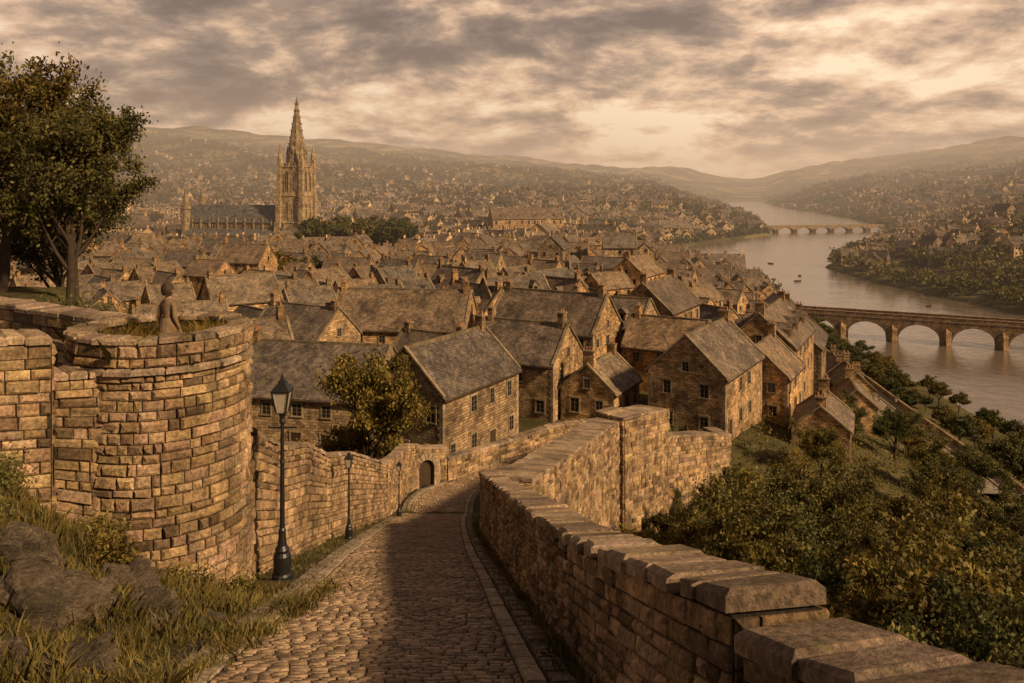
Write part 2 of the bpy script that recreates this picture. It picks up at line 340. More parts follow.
B.lathe([(1.62,-9.2),(1.50,-3.1),(1.55,-3.1),(1.55,-2.62),(1.22,-2.62),(1.22,-3.5),(0,-3.5)],TX,TY,48,1)
for k in range(17):
    z0=-9.15+k*.36; r=1.62-(z0+9.2)/6.1*.12
    zt=min(z0+.36,-3.14)
    if zt-z0<.1: break
    stones(B,ring_path(TX,TY,r,z0,zt),0,1,.18,.30,0,.055,n=2)
stones(B,ring_path(TX,TY,1.55,-3.0,-2.62),0,1,.19,.33,0,.055,n=2)
coping(B,ring_path(TX,TY,1.38,-2.9,-2.62),.19,.10,.38,2,.04,jit=.03)
coping(B,ring_path(TX,TY,1.54,-3.3,-3.13),.05,.11,.45,2,.06)
B.obj('round_tower',SM)
# ------------------------------------------------------------ cobbled lane
RC=Path([(x,y,0,0) for x,y in [(-.4,-4),(-.75,1),(-1.0,4),(-1.41,7.8),(-1.78,11.6),(-2.15,15.6),(-2.65,20.5),(-3.1,25.8),(-3.65,33),(-4.05,40),(-4.2,46),(-3.9,51),(-2.6,54.6),(0,57),(4,58.5),(8.2,60.8),(11,63.2)]])
def rp_(t,o,dz=0):
    x,y,_,_=RC.at(t); nx,ny=RC.nrm(t); X,Y=x+nx*o,y+ny*o
    return X,Y,dz
meta=[]; dT=.13
for t in np.arange(0,RC.L,dT):
    o=-1.5-random.random()*.1
    while o<1.5:
        w=random.uniform(.12,.24); a=max(o,-1.5); c=min(o+w,1.5); o+=w
        if c-a<.05: continue
        meta.append((t+random.uniform(-.008,.008),a,c))
arr=[]
for t,a,c in meta:
    g=.007; t1=t+dT
    h=random.uniform(.02,.038); tl=random.uniform(-.007,.007); g3=g*2.6
    for (tt,oo,hh) in ((t+g,a+g,0),(t+g,c-g,0),(t1-g,c-g,0),(t1-g,a+g,0),(t+g3,a+g3,h+tl),(t+g3,c-g3,h-tl),(t1-g3,c-g3,h-tl),(t1-g3,a+g3,h+tl)):
        arr.append(rp_(tt,oo,hh+.02))
arr=np.array(arr); arr[:,2]+=ground(arr[:,0],arr[:,1])
nS=len(meta); bse=np.arange(nS)[:,None,None]*8
fq=np.array([[4,7,6,5],[0,4,5,1],[1,5,6,2],[2,6,7,3],[3,7,4,0]])[None]
cr=np.repeat(R.uniform(.6,1.3,nS),8)[:,None]*np.array([[1,.97,.93]])
me=mesh_np('setts',arr,(bse+fq).reshape(-1),np.full(nS*5,4),[SETT],None,cr)
lane=bpy.data.objects.new('cobbled_lane',None); link(lane)
o=link(bpy.data.objects.new('setts',me)); o.parent=lane
B=MB(); n=int(RC.L/.5)
for k in range(n):
    for a0,a1 in ((-2.2,-1.1),(-1.1,0),(0,1.1),(1.1,2.1)):
        q=[rp_(RC.L*k/n,a0),rp_(RC.L*k/n,a1),rp_(RC.L*(k+1)/n,a1),rp_(RC.L*(k+1)/n,a0)]
        B.poly([(a,b_,gz(a,b_)+.018) for a,b_,_ in q],0,1.3)
o=B.obj('lane_bed',[MORTAR]); o.parent=lane
B=MB()
for side in (-1,1):
    for r0,r1,sl in ((1.51,1.72,.55),(1.76,2.0,.24)):
        t=0
        while t<RC.L-.1:
            l=min(random.uniform(.7,1.3)*sl,RC.L-t); a0,a1=sorted((side*r0,side*r1)); h=random.uniform(.055,.08); c=random.uniform(.75,1.1)*(1 if sl>.5 else .6)
            q=[rp_(t+.01,a0),rp_(t+.01,a1),rp_(t+l-.01,a1),rp_(t+l-.01,a0)]
            lo=[(a,b_,gz(a,b_)) for a,b_,_ in q]; 
            q=[rp_(t+.03,a0+.015),rp_(t+.03,a1-.015),rp_(t+l-.03,a1-.015),rp_(t+l-.03,a0+.015)]
            hi=[(a,b_,gz(a,b_)+h) for a,b_,_ in q]
            B.hexa(lo+hi,0,c); t+=l
o=B.obj('kerb',[KERB]); o.parent=lane
# ------------------------------------------------------------ street lamps
def lamp():
    B=MB()
    B.lathe([(0.2,0),(.2,.12),(.17,.16),(.17,.5),(.13,.56),(.14,.62),(.09,.7),(.065,.95),(.075,1.0),(.05,1.05),(.04,2.3),(.055,2.34),(.04,2.4),(.033,3.1),(.06,3.16),(.045,3.22),(.07,3.3),(.1,3.34)],n=16)
    B.box(-.28,.28,-.018,.018,3.02,3.05)
    for k in range(4):
        a=math.pi/4+k*math.pi/2; b_=a+math.pi/2
        r0,r1=.12,.22; z0,z1=3.34,3.76
        p=lambda r,an,z:(r*math.cos(an),r*math.sin(an),z)
        B.poly([p(r0,a,z0),p(r0,b_,z0),p(r1,b_,z1),p(r1,a,z1)],1)
        d=.014
        A,Bt=Vector(p(r0*1.06,a,z0)),Vector(p(r1*1.06,a,z1))
        B.hexa([A+Vector(v) for v in ((-d,-d,0),(d,-d,0),(d,d,0),(-d,d,0))]+[Bt+Vector(v) for v in ((-d,-d,0),(d,-d,0),(d,d,0),(-d,d,0))],0)
    B.lathe([(.25,3.75),(.26,3.79),(.1,3.93),(.09,3.97),(.05,4.0),(.02,4.06),(.0,4.12)],n=4,ph=math.pi/4)
    B.lathe([(.25,3.75),(0,3.751)],n=4,ph=math.pi/4)
    return B.mesh('street_lamp',[IRON,LGL])
lm=lamp()
for x,y,s in ((-4.48,15.6,.98),(-5.3,26.0,.7),(-5.65,40,.7),(-1.5,88,1),(57.6,120,1.2),(60.5,138,1.2),(64.5,160,1.2),(68,182,1.2),(72,210,1.2)):
    o=link(bpy.data.objects.new('street_lamp',lm)); o.location=(x,y,gz(x,y)+.01+(.6 if x>0 else 0)); o.scale=(s,)*3
# ------------------------------------------------------------ houses
HM=[WALL,ROOF,GLASS,FRAME,TRIM,WOOD,POT]
def house_mesh(name,L,W,he,hr,st=2,nw=4,ng=2,chim=(-1,1),dorm=0,lod=0,ext=False,seed=0,found=3.0):
    rn=random.Random(seed); B=MB(); l,w=L/2,W/2
    B.poly([(-l,-w,-found),(l,-w,-found),(l,-w,he),(-l,-w,he)],0); B.poly([(l,w,-found),(-l,w,-found),(-l,w,he),(l,w,he)],0)
    B.poly([(l,-w,-found),(l,w,-found),(l,w,he),(l,0,he+hr),(l,-w,he)],0); B.poly([(-l,w,-found),(-l,-w,-found),(-l,-w,he),(-l,0,he+hr),(-l,w,he)],0)
    ov=.35; k=hr/w; th=.16
    for sx in (-1,1):
        for sy in (-1,1):
            zq=-.2; q=0
            while zq<he-.4:
                a_=.32 if q%2 else .5; b2=.5 if q%2 else .32
                B.box(*sorted((sx*(l+.03),sx*(l-a_))),*sorted((sy*(w+.03),sy*(w-b2))),zq,zq+.3,4,rn.uniform(.7,1.05)); zq+=.33;q+=1
    sag=rn.uniform(.0,.16)
    for sy in (-1,1):
        y1=sy*(w+ov); z1=he-ov*k; x0,x1=-l-.12,l+.12
        nx_=4
        for q in range(nx_):
            xa,xb=x0+(x1-x0)*q/nx_,x0+(x1-x0)*(q+1)/nx_
            sg=lambda x:-sag*(1-(2*x/(x1-x0))**2)
            lo=[(xa,0,he+hr+.02+sg(xa)),(xb,0,he+hr+.02+sg(xb)),(xb,y1,z1+sg(xb)*.4),(xa,y1,z1+sg(xa)*.4)]
            hi=[(a,b_,c+th) for a,b_,c in lo]
            if sy>0: lo=[lo[1],lo[0],lo[3],lo[2]]; hi=[hi[1],hi[0],hi[3],hi[2]]
            B.hexa([lo[3],lo[2],lo[1],lo[0]]+[hi[3],hi[2],hi[1],hi[0]],1,1)
        B.box(x0,x1,y1-.06,y1+.06,z1-.1,z1+.02,5,.8)
        for sx in (-1,1):
            xa,xb=(sx*l-.16,sx*l+.18) if sx>0 else (sx*l-.18,sx*l+.16)
            lo=[(xa,sy*(w+.2),he-.2*k+.1),(xb,sy*(w+.2),he-.2*k+.1),(xb,0,he+hr+.1),(xa,0,he+hr+.1)]
            if sy>0: lo=[lo[1],lo[0],lo[3],lo[2]]
            B.hexa(lo+[(p[0],p[1],p[2]+.22) for p in lo],4,.65)
    B.box(-l+.2,l-.2,-.14,.14,he+hr-.05,he+hr+.25,4,.5)
    def window(T,ww,wh,door=False):
        S=B.T; B.T=T
        B.box(-ww/2,ww/2,-.02,.0,0,wh,5 if door else 2)
        f=.12
        B.box(-ww/2-f,-ww/2,-.06,0,0,wh,4,.85);B.box(ww/2,ww/2+f,-.06,0,0,wh,4,.85)
        B.box(-ww/2-f-.05,ww/2+f+.05,-.08,0,wh,wh+.2,4,.85)
        if not door:
            B.box(-ww/2-f-.05,ww/2+f+.05,-.12,0,-.13,0,4,.85)
            if lod==0:
                B.box(-.025,.025,-.045,-.02,.0,wh,3)
                for q in (1/3,2/3): B.box(-ww/2,ww/2,-.04,-.02,wh*q-.014,wh*q+.014,3)
                for sx in (-1,1): B.box(sx*(ww/2-.025)-.025,sx*(ww/2-.025)+.025,-.045,-.02,0,wh,3)
        B.T=S
    fh=he/st
    for face in range(4):
        if face<2: n=nw; ln=L; T0=Matrix.Rotation(math.pi*face,4,'Z')@Matrix.Translation((0,-w,0))
        else: n=ng; ln=W; T0=Matrix.Rotation(math.pi/2 if face==2 else -math.pi/2,4,'Z')@Matrix.Translation((0,-l,0))
        dd=rn.randrange(n) if n else -1
        for s in range(st):
            for q in range(n):
                if rn.random()<.12: continue
                x=(q+.5)/n*ln-ln/2+rn.uniform(-.22,.22)
                if s==0 and q==dd and face!=3: window(T0@Matrix.Translation((x,0,-.1)),1.05,2.15,True); continue
                window(T0@Matrix.Translation((x,0,fh*s+fh*.33)),rn.choice((.75,.85,.95)),fh*.4)
        if face>=2 and hr>2.4: window(T0@Matrix.Translation((0,0,he+.25)),.7,.95)
    for sx in chim:
        x=sx*(l-.75); cw=rn.uniform(.4,.6); ch=he+hr+rn.uniform(.8,1.4)
        B.box(x-.33,x+.33,-cw,cw,he+hr-1.2,ch,0,.7); B.box(x-.41,x+.41,-cw-.08,cw+.08,ch,ch+.14,4,.6)
        for py in np.linspace(-cw*.55,cw*.55,3 if cw>.55 else 2): B.lathe([(.12,ch+.14),(.1,ch+.5),(.12,ch+.52),(.0,ch+.53)],x,py,8,6,.8)
    for d in range(dorm):
        for sy in (-1,1):
            x=(d+.5)/dorm*L-l
            S=B.T; B.T=S@Matrix.Rotation(0 if sy<0 else math.pi,4,'Z')@Matrix.Translation((x,-w*.8,he+hr*.2))
            B.box(-.65,.65,0,w*.55,-.2,1.15,0,.9)
            B.poly([(-.65,0,1.15),(.65,0,1.15),(0,0,1.75)],0)
            B.hexa([(-.85,-.15,1.0),(0,-.15,1.78),(0,w*.8,1.78),(-.85,w*.8,1.0),(-.85,-.15,1.1),(0,-.15,1.9),(0,w*.8,1.9),(-.85,w*.8,1.1)],1)
            B.hexa([(0,-.15,1.78),(.85,-.15,1.0),(.85,w*.8,1.0),(0,w*.8,1.78),(0,-.15,1.9),(.85,-.15,1.1),(.85,w*.8,1.1),(0,w*.8,1.9)],1)
            B.box(-.35,.35,-.03,0,.15,1.0,2); B.T=S
    if ext:
        e=L*.28
        B.box(-l+.4,-l+.4+e*1.4,-w-3.2,-w+.01,-found,2.5,0,.9)
        B.hexa([(-l+.2,-w-3.4,2.45),(-l+.6+e*1.4,-w-3.4,2.45),(-l+.6+e*1.4,-w-.01,4.1),(-l+.2,-w-.01,4.1),(-l+.2,-w-3.4,2.6),(-l+.6+e*1.4,-w-3.4,2.6),(-l+.6+e*1.4,-w-.01,4.25),(-l+.2,-w-.01,4.25)],1)
        B.box(-l+1.2,-l+2.1,-w-3.23,-w-3.2,.9,2.0,2)
    return B.mesh(name,HM)
heroes=[
(-6.1,75.6,13,8,6.9,3.7,60,2,4,3,0,False),
(5.5,104,15,9,7.6,4.2,150,3,5,3,0,False),
(1.6,91,10.5,8,6.2,3.6,152,2,4,2,0,True),
(21,86,13.5,8,6.4,3.7,58,2,4,2,0,False),
(35,108,17,8.5,8.0,3.8,62,3,5,2,3,False),
(9.8,88,8,6,3.6,2.6,62,1,3,2,0,False),
(-19,79,15,9.5,5.4,4.0,168,2,5,2,0,True),
(-15,112,19,10,6.6,4.6,172,2,6,3,0,False),
(23,126,14,9,7.4,4.0,60,2,5,3,0,False),
(14,114,12,8,6.6,3.4,150,2,4,2,2,False),
(-33,92,14,9,6,3.6,30,2,4,2,0,False),
(-27,104,12,8,6.4,3.6,150,2,4,2,0,False),
(30,95,9,7,5.2,3.2,60,2,3,2,0,False),
(44,124,14,8,7.2,3.6,66,2,4,2,0,False),
(50,146,15,8,7.6,3.8,70,3,4,2,0,False),
(20,101,10,7,5.6,3.2,150,2,3,2,0,False),
(-9,93,9,7,5,3.2,150,2,3,2,0,False),
(33,85,8,5.5,3.0,2.2,66,1,3,1,0,False),
(46,108,8,5,3.2,2.2,74,1,3,1,0,False),
(52.5,124,9,5,4.2,2.3,78,2,3,1,0,False),
(55.5,137,9,5,4.0,2.3,76,2,3,1,0,False),
]
for k,(x,y,L,W,he,hr,rot,st,nw,ng,dm,ext) in enumerate(heroes):
    me=house_mesh('stone_house',L,W,he,hr,st,nw,ng,(-1,1) if k%3 else (1,),dm,0,ext,k,6)
    o=link(bpy.data.objects.new('stone_house',me)); o.location=(x,y,gz(x,y)); o.rotation_euler=(0,0,math.radians(rot))
variants=[]
for k in range(18):
    rn=random.Random(100+k); st=rn.choice((1,2,2,2,3)); L=rn.uniform(9,15.5); W=rn.uniform(6.8,9.2)
    variants.append((house_mesh('stone_house',L,W,st*2.75+rn.uniform(-.3,.6),W*.5*rn.uniform(.75,1.0),st,int(L/2.9),2,rn.choice(((-1,1),(1,),(-1,),(-1,1))),rn.choice((0,0,0,2)),1,rn.random()<.4,k,5),L,W))
A0=math.radians(60)
free=[]; cnt=0
for i in range(-50,50):
    for j in range(-55,55):
        u=i*13.0+(j%2)*4+random.uniform(-1.6,1.6); v=j*10.6+random.uniform(-1.2,1.2)+(3.0 if j%3==0 else 0)
        ang=A0+.45*math.sin(u/75+v/110)
        ca,sa=math.cos(A0),math.sin(A0)
        x=u*ca-v*sa+10+6*math.sin(v/50); y=u*sa+v*ca+200+6*math.sin(u/45)
        if y<74 or y>345 or x<-.8*y-15: continue
        xl=float(np.interp(y,LY,LX))
        lane_x=float(np.interp(y,[100,120,160,210,262],[58,60,66,73,84]))
        if x>min(xl-14,lane_x-9 if y<262 else 1e9): continue
        if y<84 and -14<x<26: continue
        if x>26 and y<112: continue
        if x<-14 and y<78 : continue
        if any((x-h[0])**2+(y-h[1])**2<(h[2]*.5+h[3]*.5+1.6)**2 for h in heroes): continue
        if math.hypot(x+140,y-408)<60: continue
        if random.random()<.09: free.append((x,y)); continue
        me,L,W=random.choice(variants)
        o=link(bpy.data.objects.new('stone_house',me)); o.location=(x,y,gz(x,y)); s=random.uniform(.66,.94); o.scale=(s,s,s*random.uniform(.9,1.25))
        o.rotation_euler=(0,0,ang+(0 if random.random()<.5 else math.pi/2)+random.choice((0,math.pi))+random.uniform(-.22,.22)); cnt+=1
me=house_mesh('town_hall',42,16,13,6,3,11,4,(-1,0,1),4,1,False,5,5)
o=link(bpy.data.objects.new('town_hall',me)); o.location=(8,470,gz(8,470)+1); o.rotation_euler=(0,0,math.radians(12))
# ------------------------------------------------------------ distant town (one mass)
tv=[];tf=[];tm=[]
def tq(pts,mt): b0=len(tv); tv.extend(pts); tf.append(list(range(b0,b0+len(pts)))); tm.append(mt)
h_=.5
tq([(-h_,-h_,-1,0),(h_,-h_,-1,0),(h_,-h_,1,0),(-h_,-h_,1,0)],0);tq([(h_,h_,-1,0),(-h_,h_,-1,0),(-h_,h_,1,0),(h_,h_,1,0)],0)
tq([(h_,-h_,-1,0),(h_,h_,-1,0),(h_,h_,1,0),(h_,0,1,1),(h_,-h_,1,0)],0);tq([(-h_,h_,-1,0),(-h_,-h_,-1,0),(-h_,-h_,1,0),(-h_,0,1,1),(-h_,h_,1,0)],0)
tq([(-.52,-.57,1,-.1),(.52,-.57,1,-.1),(.52,0,1,1.06),(-.52,0,1,1.06)],1);tq([(.52,.57,1,-.1),(-.52,.57,1,-.1),(-.52,0,1,1.06),(.52,0,1,1.06)],1)
for xx in (-.43,.43):
    x0,x1,y0,y1=xx-.03,xx+.03,-.07,.07
    for p in ([(x0,y0),(x1,y0)],[(x1,y0),(x1,y1)],[(x1,y1),(x0,y1)],[(x0,y1),(x0,y0)]):
        tq([(*p[0],1,.7),(*p[1],1,.7),(*p[1],1,1.35),(*p[0],1,1.35)],0)
    tq([(x0,y0,1,1.35),(x1,y0,1,1.35),(x1,y1,1,1.35),(x0,y1,1,1.35)],0)
for s in (.17,.62):
    for xx in (-.36,-.12,.12,.36):
        for sy in (-1,1):
            p=[(xx-.04,sy*.508,s,0),(xx+.04,sy*.508,s,0),(xx+.04,sy*.508,s+.22,0),(xx-.04,sy*.508,s+.22,0)]
            tq(p if sy<0 else p[::-1],2)
    for yy_ in (-.22,.22):
        for sx in (-1,1):
            p=[(sx*.506,yy_-.06,s,0),(sx*.506,yy_+.06,s,0),(sx*.506,yy_+.06,s+.22,0),(sx*.506,yy_-.06,s+.22,0)]
            tq(p if sx>0 else p[::-1],2)
tv=np.array(tv); tflat=np.array([i for f in tf for i in f]); ttot=np.array([len(f) for f in tf]); tm=np.array(tm)
def far_houses(name,P):
    P=np.array(P); n=len(P); x,y,L,W,he,hr,rot,z=P.T
    vx=tv[None,:,0]*L[:,None]; vy=tv[None,:,1]*W[:,None]; vz=tv[None,:,2]*he[:,None]+tv[None,:,3]*hr[:,None]+z[:,None]
    c,s=np.cos(rot)[:,None],np.sin(rot)[:,None]
    VV=np.stack([x[:,None]+vx*c-vy*s,y[:,None]+vx*s+vy*c,vz],-1).reshape(-1,3)
    fl=(tflat[None]+np.arange(n)[:,None]*len(tv)).reshape(-1)
    rv=R.uniform(.45,1.6,n); colr=np.repeat(rv,len(tv))[:,None]*np.array([[1,.97,.92]])
    link(bpy.data.objects.new(name,mesh_np(name,VV,fl,np.tile(ttot,n),[DWALL,DROOF,GLASS],np.tile(tm,n),colr)))
def patch(x,y): return math.sin(x/95+2)*math.cos(y/120+1)+.6*math.sin(x/41+y/57)+.4*math.sin(x/200-y/170)
left=[];right=[];treesL=[]
y=338.
while y<3000:
    sp=13 if y<900 else 19+ (y-900)*.010
    x=-.72*y-20
    xl=float(np.interp(y,LY,LX))
    while x<xl-12:
        X=x+random.uniform(-.3,.3)*sp; Y=y+random.uniform(-.3,.3)*sp*.9
        if not(math.hypot(X+140,Y-408)<48 or (abs(X-8)<26 and abs(Y-470)<16)):
            p=patch(X,Y)
            dens=.92 if p<.7 else .15
            if Y>700: dens*=.9
            if Y>1300: dens*=max(.10,1-(Y-1300)/1200)
            if random.random()<dens:
                big=1 if random.random()>.05 else 1.7
                left.append((X,Y,random.uniform(8,14)*big,random.uniform(6.5,8.5)*big,random.uniform(4.5,7)*big**.5,random.uniform(2.6,3.8)*big,math.radians(60)+.5*math.sin(X/140)+(math.pi/2 if random.random()<.45 else 0)+random.uniform(-.15,.15),0))
            elif random.random()<.85: treesL.append((X,Y))
        x+=sp
    y+=sp*.85
far=np.array(left); far[:,7]=ground(far[:,0],far[:,1]); far_houses('distant_town',far)
for _ in range(4200):
    Y=240+2300*random.random()**1.2; xr=float(np.interp(Y,RY,RX)); X=xr+10+random.random()**1.2*max(60,.75*Y+200-xr)
    if patch(X*1.3,Y)<.15 and random.random()<.5: right.append((X,Y,random.uniform(9,15),random.uniform(7,9),random.uniform(4.5,6.5),random.uniform(2.8,4),random.uniform(0,3.14),0))
far=np.array(right); far[:,7]=ground(far[:,0],far[:,1]); far_houses('distant_village',far)
# ------------------------------------------------------------ leaf geometry
def rand_unit(n):
    v=R.normal(size=(n,3)); return v/np.linalg.norm(v,axis=1)[:,None]
def leafV(C,S,asp=.55):
    n=len(C); a=rand_unit(n); b_=np.cross(a,rand_unit(n)); b_/=np.linalg.norm(b_,axis=1)[:,None]+1e-9
    S=np.asarray(S)[:,None]
    return np.stack([C-a*S,C-b_*S*asp,C+a*S,C+b_*S*asp],1).reshape(-1,3)
def tree_mesh(seed,H=8.,spread=1.0,nl=14000,ls=.13,c0=(.085,.084,.028),c1=(.20,.17,.05),sg=.042,tl=.33,l1=None,nb=5):
    rn=random.Random(seed); V=[];F=[];tips=[]
    def tube(pts,rs,n=6):
        b0=len(V)
        for k,(p,r) in enumerate(zip(pts,rs)):
            d=(pts[min(k+1,len(pts)-1)]-pts[max(k-1,0)]).normalized(); u=d.orthogonal().normalized(); w=d.cross(u)
            for q in range(n):
                a=2*math.pi*q/n; V.append(tuple(p+u*r*math.cos(a)+w*r*math.sin(a)))
        for k in range(len(pts)-1):
            for q in range(n):
                r_=(q+1)%n; F.append((b0+k*n+q,b0+k*n+r_,b0+(k+1)*n+r_,b0+(k+1)*n+q))
    def grow(p,d,l,r,lv):
        pts=[p];rs=[r]; st=4
        for k in range(st):
            d=(d+Vector((rn.uniform(-1,1),rn.uniform(-1,1),rn.uniform(-.5,.8)))*.16).normalized(); p=p+d*l/st; pts.append(p); rs.append(r*(1-.45*(k+1)/st))
            if lv>=2 and k>=1: tips.append((p,lv))
        tube(pts,rs,7 if lv==0 else 5)
        if lv==3: tips.append((p,4)); return
        n=(nb,4,3)[lv]
        ph=rn.uniform(0,6.28)
        for k in range(n):
            a=ph+2.4*k+rn.uniform(-.4,.4); tilt=rn.uniform(.55,1.05) if k<n-1 or lv>0 else .15
            sd=Vector((math.cos(a),math.sin(a),0)); nd=(d*math.cos(tilt)+sd*math.sin(tilt)*spread+Vector((0,0,.12))).normalized()
            q=pts[-1] if k%2 or lv==0 and k>1 else pts[-2]
            if lv==0 and nb>5: q=pts[min(4,2+k*3//nb)]
            ll=(l1*rn.uniform(.8,1.15)*(1.15 if k==n-1 else 1)) if (lv==0 and l1) else l*rn.uniform(.6,.84)
            grow(q,nd,ll,rs[-1]*rn.uniform(.6,.8),lv+1)
    grow(Vector((0,0,-.3)),Vector((rn.uniform(-.1,.1),rn.uniform(-.1,.1),1)).normalized(),H*tl,H*.028,0)
    V=np.array(V); 
    T=np.array([tuple(t[0]) for t in tips]); m=len(T)
    wgt=R.uniform(.0,1.8,m)**1.3; pick=R.choice(m,nl,p=wgt/wgt.sum()); tc=R.uniform(.35,1.4,m)
    sig=H*sg*R.uniform(.55,1.35,m)
    C=T[pick]+R.normal(size=(nl,3))*sig[pick][:,None]*np.array([1,1,.65])
    C[:,2]=np.maximum(C[:,2],.6)
    S=R.uniform(.6,1.3,nl)*ls
    LV=leafV(C,S)
    mixv=R.random(nl)[:,None]; col=(np.array(c0)*(1-mixv)+np.array(c1)*mixv)*tc[pick][:,None]
    nv=len(V); allV=np.concatenate([V,LV]); 
    fl=np.concatenate([np.array(F).reshape(-1),np.arange(nl*4)+nv]); nf=len(F)+nl
    mi=np.concatenate([np.zeros(len(F)),np.ones(nl)])
    cc=np.concatenate([np.ones((nv,3)),np.repeat(col,4,0)])
    return mesh_np('tree',allV,fl,np.full(nf,4),[BARK,LEAF],mi,cc)
TG=[tree_mesh(1,8,1.0,23000,.09,sg=.03,tl=.42,nb=7,l1=1.9),tree_mesh(2,8,1.05,22000,.09,(.07,.074,.027),(.17,.15,.046),sg=.03,tl=.42,nb=7,l1=2.0),tree_mesh(3,8,.9,20000,.095,(.105,.09,.026),(.27,.20,.05),sg=.03,tl=.42,nb=7,l1=1.8),tree_mesh(4,8,.9,17000,.095,(.125,.10,.028),(.32,.225,.055),sg=.028,tl=.45,nb=7,l1=1.7)]
TM=[tree_mesh(10+k,8,1.0,5000,.22,c0,c1,sg=.036) for k,(c0,c1) in enumerate([((.07,.07,.026),(.16,.14,.045)),((.10,.086,.024),(.24,.18,.045)),((.064,.066,.026),(.15,.13,.042))])]
TY_=tree_mesh(31,8,1.0,20000,.10,(.11,.098,.027),(.29,.21,.05),sg=.034)
TS=[tree_mesh(41+k,8,.85,26000,.08,(.06,.058,.021),(.19,.15,.042),sg=.031,tl=.45,nb=9,l1=2.1) for k in range(3)]
def put(me,name,x,y,s,dz=-.2,rz_=None,sz=1):
    o=link(bpy.data.objects.new(name,me)); o.location=(x,y,gz(x,y)+dz); o.scale=(s,s,s*sz); o.rotation_euler=(0,0,random.uniform(0,6.28) if rz_ is None else rz_); return o
put(TY_,'maple_tree',-9.6,50,1.12,0,None,1.4); put(TY_,'maple_tree',-12.2,53,.85,0,None,1.3)
for x,y,s,z_,k in ((-18.3,33,1.02,1.15,0),(-21.8,34,1.15,1.22,1),(-24.5,36,1.2,1.2,2),(-28,40,1.25,1.15,1),(-23.5,42,1.1,1.15,0),(-20.2,37,.95,1.15,2),(-17.0,36,.6,1.1,2)): put(TS[k],'beech_tree',x,y,s,0,None,z_)
for x,y,s,k in [(10,37,.95,2),(6.5,36,.7,3),(14,41,1.0,1),(11.5,47,.8,2),(19,52,1.05,0),(23,58,1.05,1),(15,33,.9,0),(13,25,.95,1),(17.8,30,1.3,0),(20,38,1.15,2),(26,44,1.1,1),(11,19,.8,0),(15.5,21.5,1.0,2),(31,53,1.05,3),(9,27,.75,2),(24,33,1.25,0),(33,63,.95,1),(7.5,14,.7,1),(44,58,1.05,2),(36,48,1.1,0),(13,14,.9,0),(21,25,1.1,1),(6.0,21,.6,2),(4.6,29,.65,3),(6.5,42,.6,0),(11,53,.55,1),(32,40,1.2,2),(18,45,.8,3),(16,57,.7,1),(38,71,.8,0),(52,72,.95,1),(62,66,1.0,0),(52,58,1.1,2),(24,66,.7,2),(29,75,.65,0),(18,25,1.1,0),(17.5,18,1.1,1),(26,27,1.1,2),(41,80,.7,2),(60,84,.75,0),(66,92,.8,1),(44,92,.7,0),(38,92,.6,1),(49,97,.6,2),(50,86,.75,0),(42,68,.9,1)]:
    put(TG[k],random.choice(('oak_tree','ash_tree','elm_tree')),x,y,s*(1.16 if x>9 else 1.05),-.2,None,1.12)
for k in range(104):
    Y=74+k*2.05+random.uniform(-2,2); xl=float(np.interp(Y,LY,LX)); 
    X=xl-random.uniform(3,20) if Y<250 else xl-random.uniform(4,9)
    if abs(X-float(np.interp(Y,[100,120,160,210,262],[60,62,68,75,88])))<7: X+=8
    put(random.choice(TM),'riverside_tree',X,Y,random.uniform(.5,.9))
for k in range(16):
    Y=100+k*10.3; put(random.choice(TM),'street_tree',float(np.interp(Y,[95,112,130,160,200,240,276],[56,59,62,68,74,79,83]))-6.5-random.random(),Y,random.uniform(.3,.5))
for k,(x,y) in enumerate(free): put(random.choice(TM),'garden_tree',x,y,random.uniform(.7,1.1))
for k in range(60):
    Y=random.uniform(90,330); X=random.uniform(-.7*Y,Y*.25)
    put(random.choice(TM),'garden_tree',X,Y,random.uniform(.45,.8))
for k in range(22): put(random.choice(TM),'churchyard_tree',-90+random.uniform(0,42),365+random.uniform(-22,10),random.uniform(1.9,2.7))
for k in range(9): put(random.choice(TM),'garden_tree',-60+random.uniform(-8,8),215+random.uniform(-6,6),random.uniform(1.3,1.7))
def woods(name,P,nq,r,sz,c0=(.052,.052,.02),c1=(.14,.115,.038)):
    P=np.array(P); n=len(P); z=ground(P[:,0],P[:,1]); sc=R.uniform(.6,1.35,n)
    lob=R.normal(size=(n,5,3))*np.array([.5,.5,.3])*r
    idx=np.repeat(np.arange(n),nq); lb=R.integers(0,5,n*nq)
    u=rand_unit(n*nq)*(R.random((n*nq,1))**.4)*r*.62*np.array([1,1,.8])
    C=np.stack([P[idx,0],P[idx,1],z[idx]+r*.95*sc[idx]],-1)+(lob[idx,lb]+u)*sc[idx][:,None]
    S=R.uniform(.6,1.3,n*nq)*sz
    tr=np.clip(1.0+R.normal(size=(n,5))[idx,lb]*.3,.4,1.7)*np.repeat(R.uniform(.65,1.35,n),nq)
    mx=R.random((n*nq,1)); col=(np.array(c0)*(1-mx)+np.array(c1)*mx)*tr[:,None]
    link(bpy.data.objects.new(name,mesh_np(name,leafV(C,S,.7),np.arange(4*n*nq),np.full(n*nq,4),[LEAF],None,np.repeat(col,4,0))))
tl=[p for p in treesL if p[1]<1000]; tl2=[p for p in treesL if p[1]>=1000]
for _ in range(1100):
    Y=random.uniform(340,1000); tl.append((random.uniform(-.7*Y,float(np.interp(Y,LY,LX))-8),Y))
for k in range(500):
    Y=340+k*3; tl.append((float(np.interp(Y,LY,LX))-random.uniform(3,14),Y)) 
woods('distant_trees',tl,60,3.6,.8)
for _ in range(7000):
    Y=1000+2700*random.random()**.8; X=random.uniform(-.75*Y,float(np.interp(Y,LY,LX))-10)
    if patch(X*.4,Y*.5)>.05 or random.random()<.15: tl2.append((X,Y))
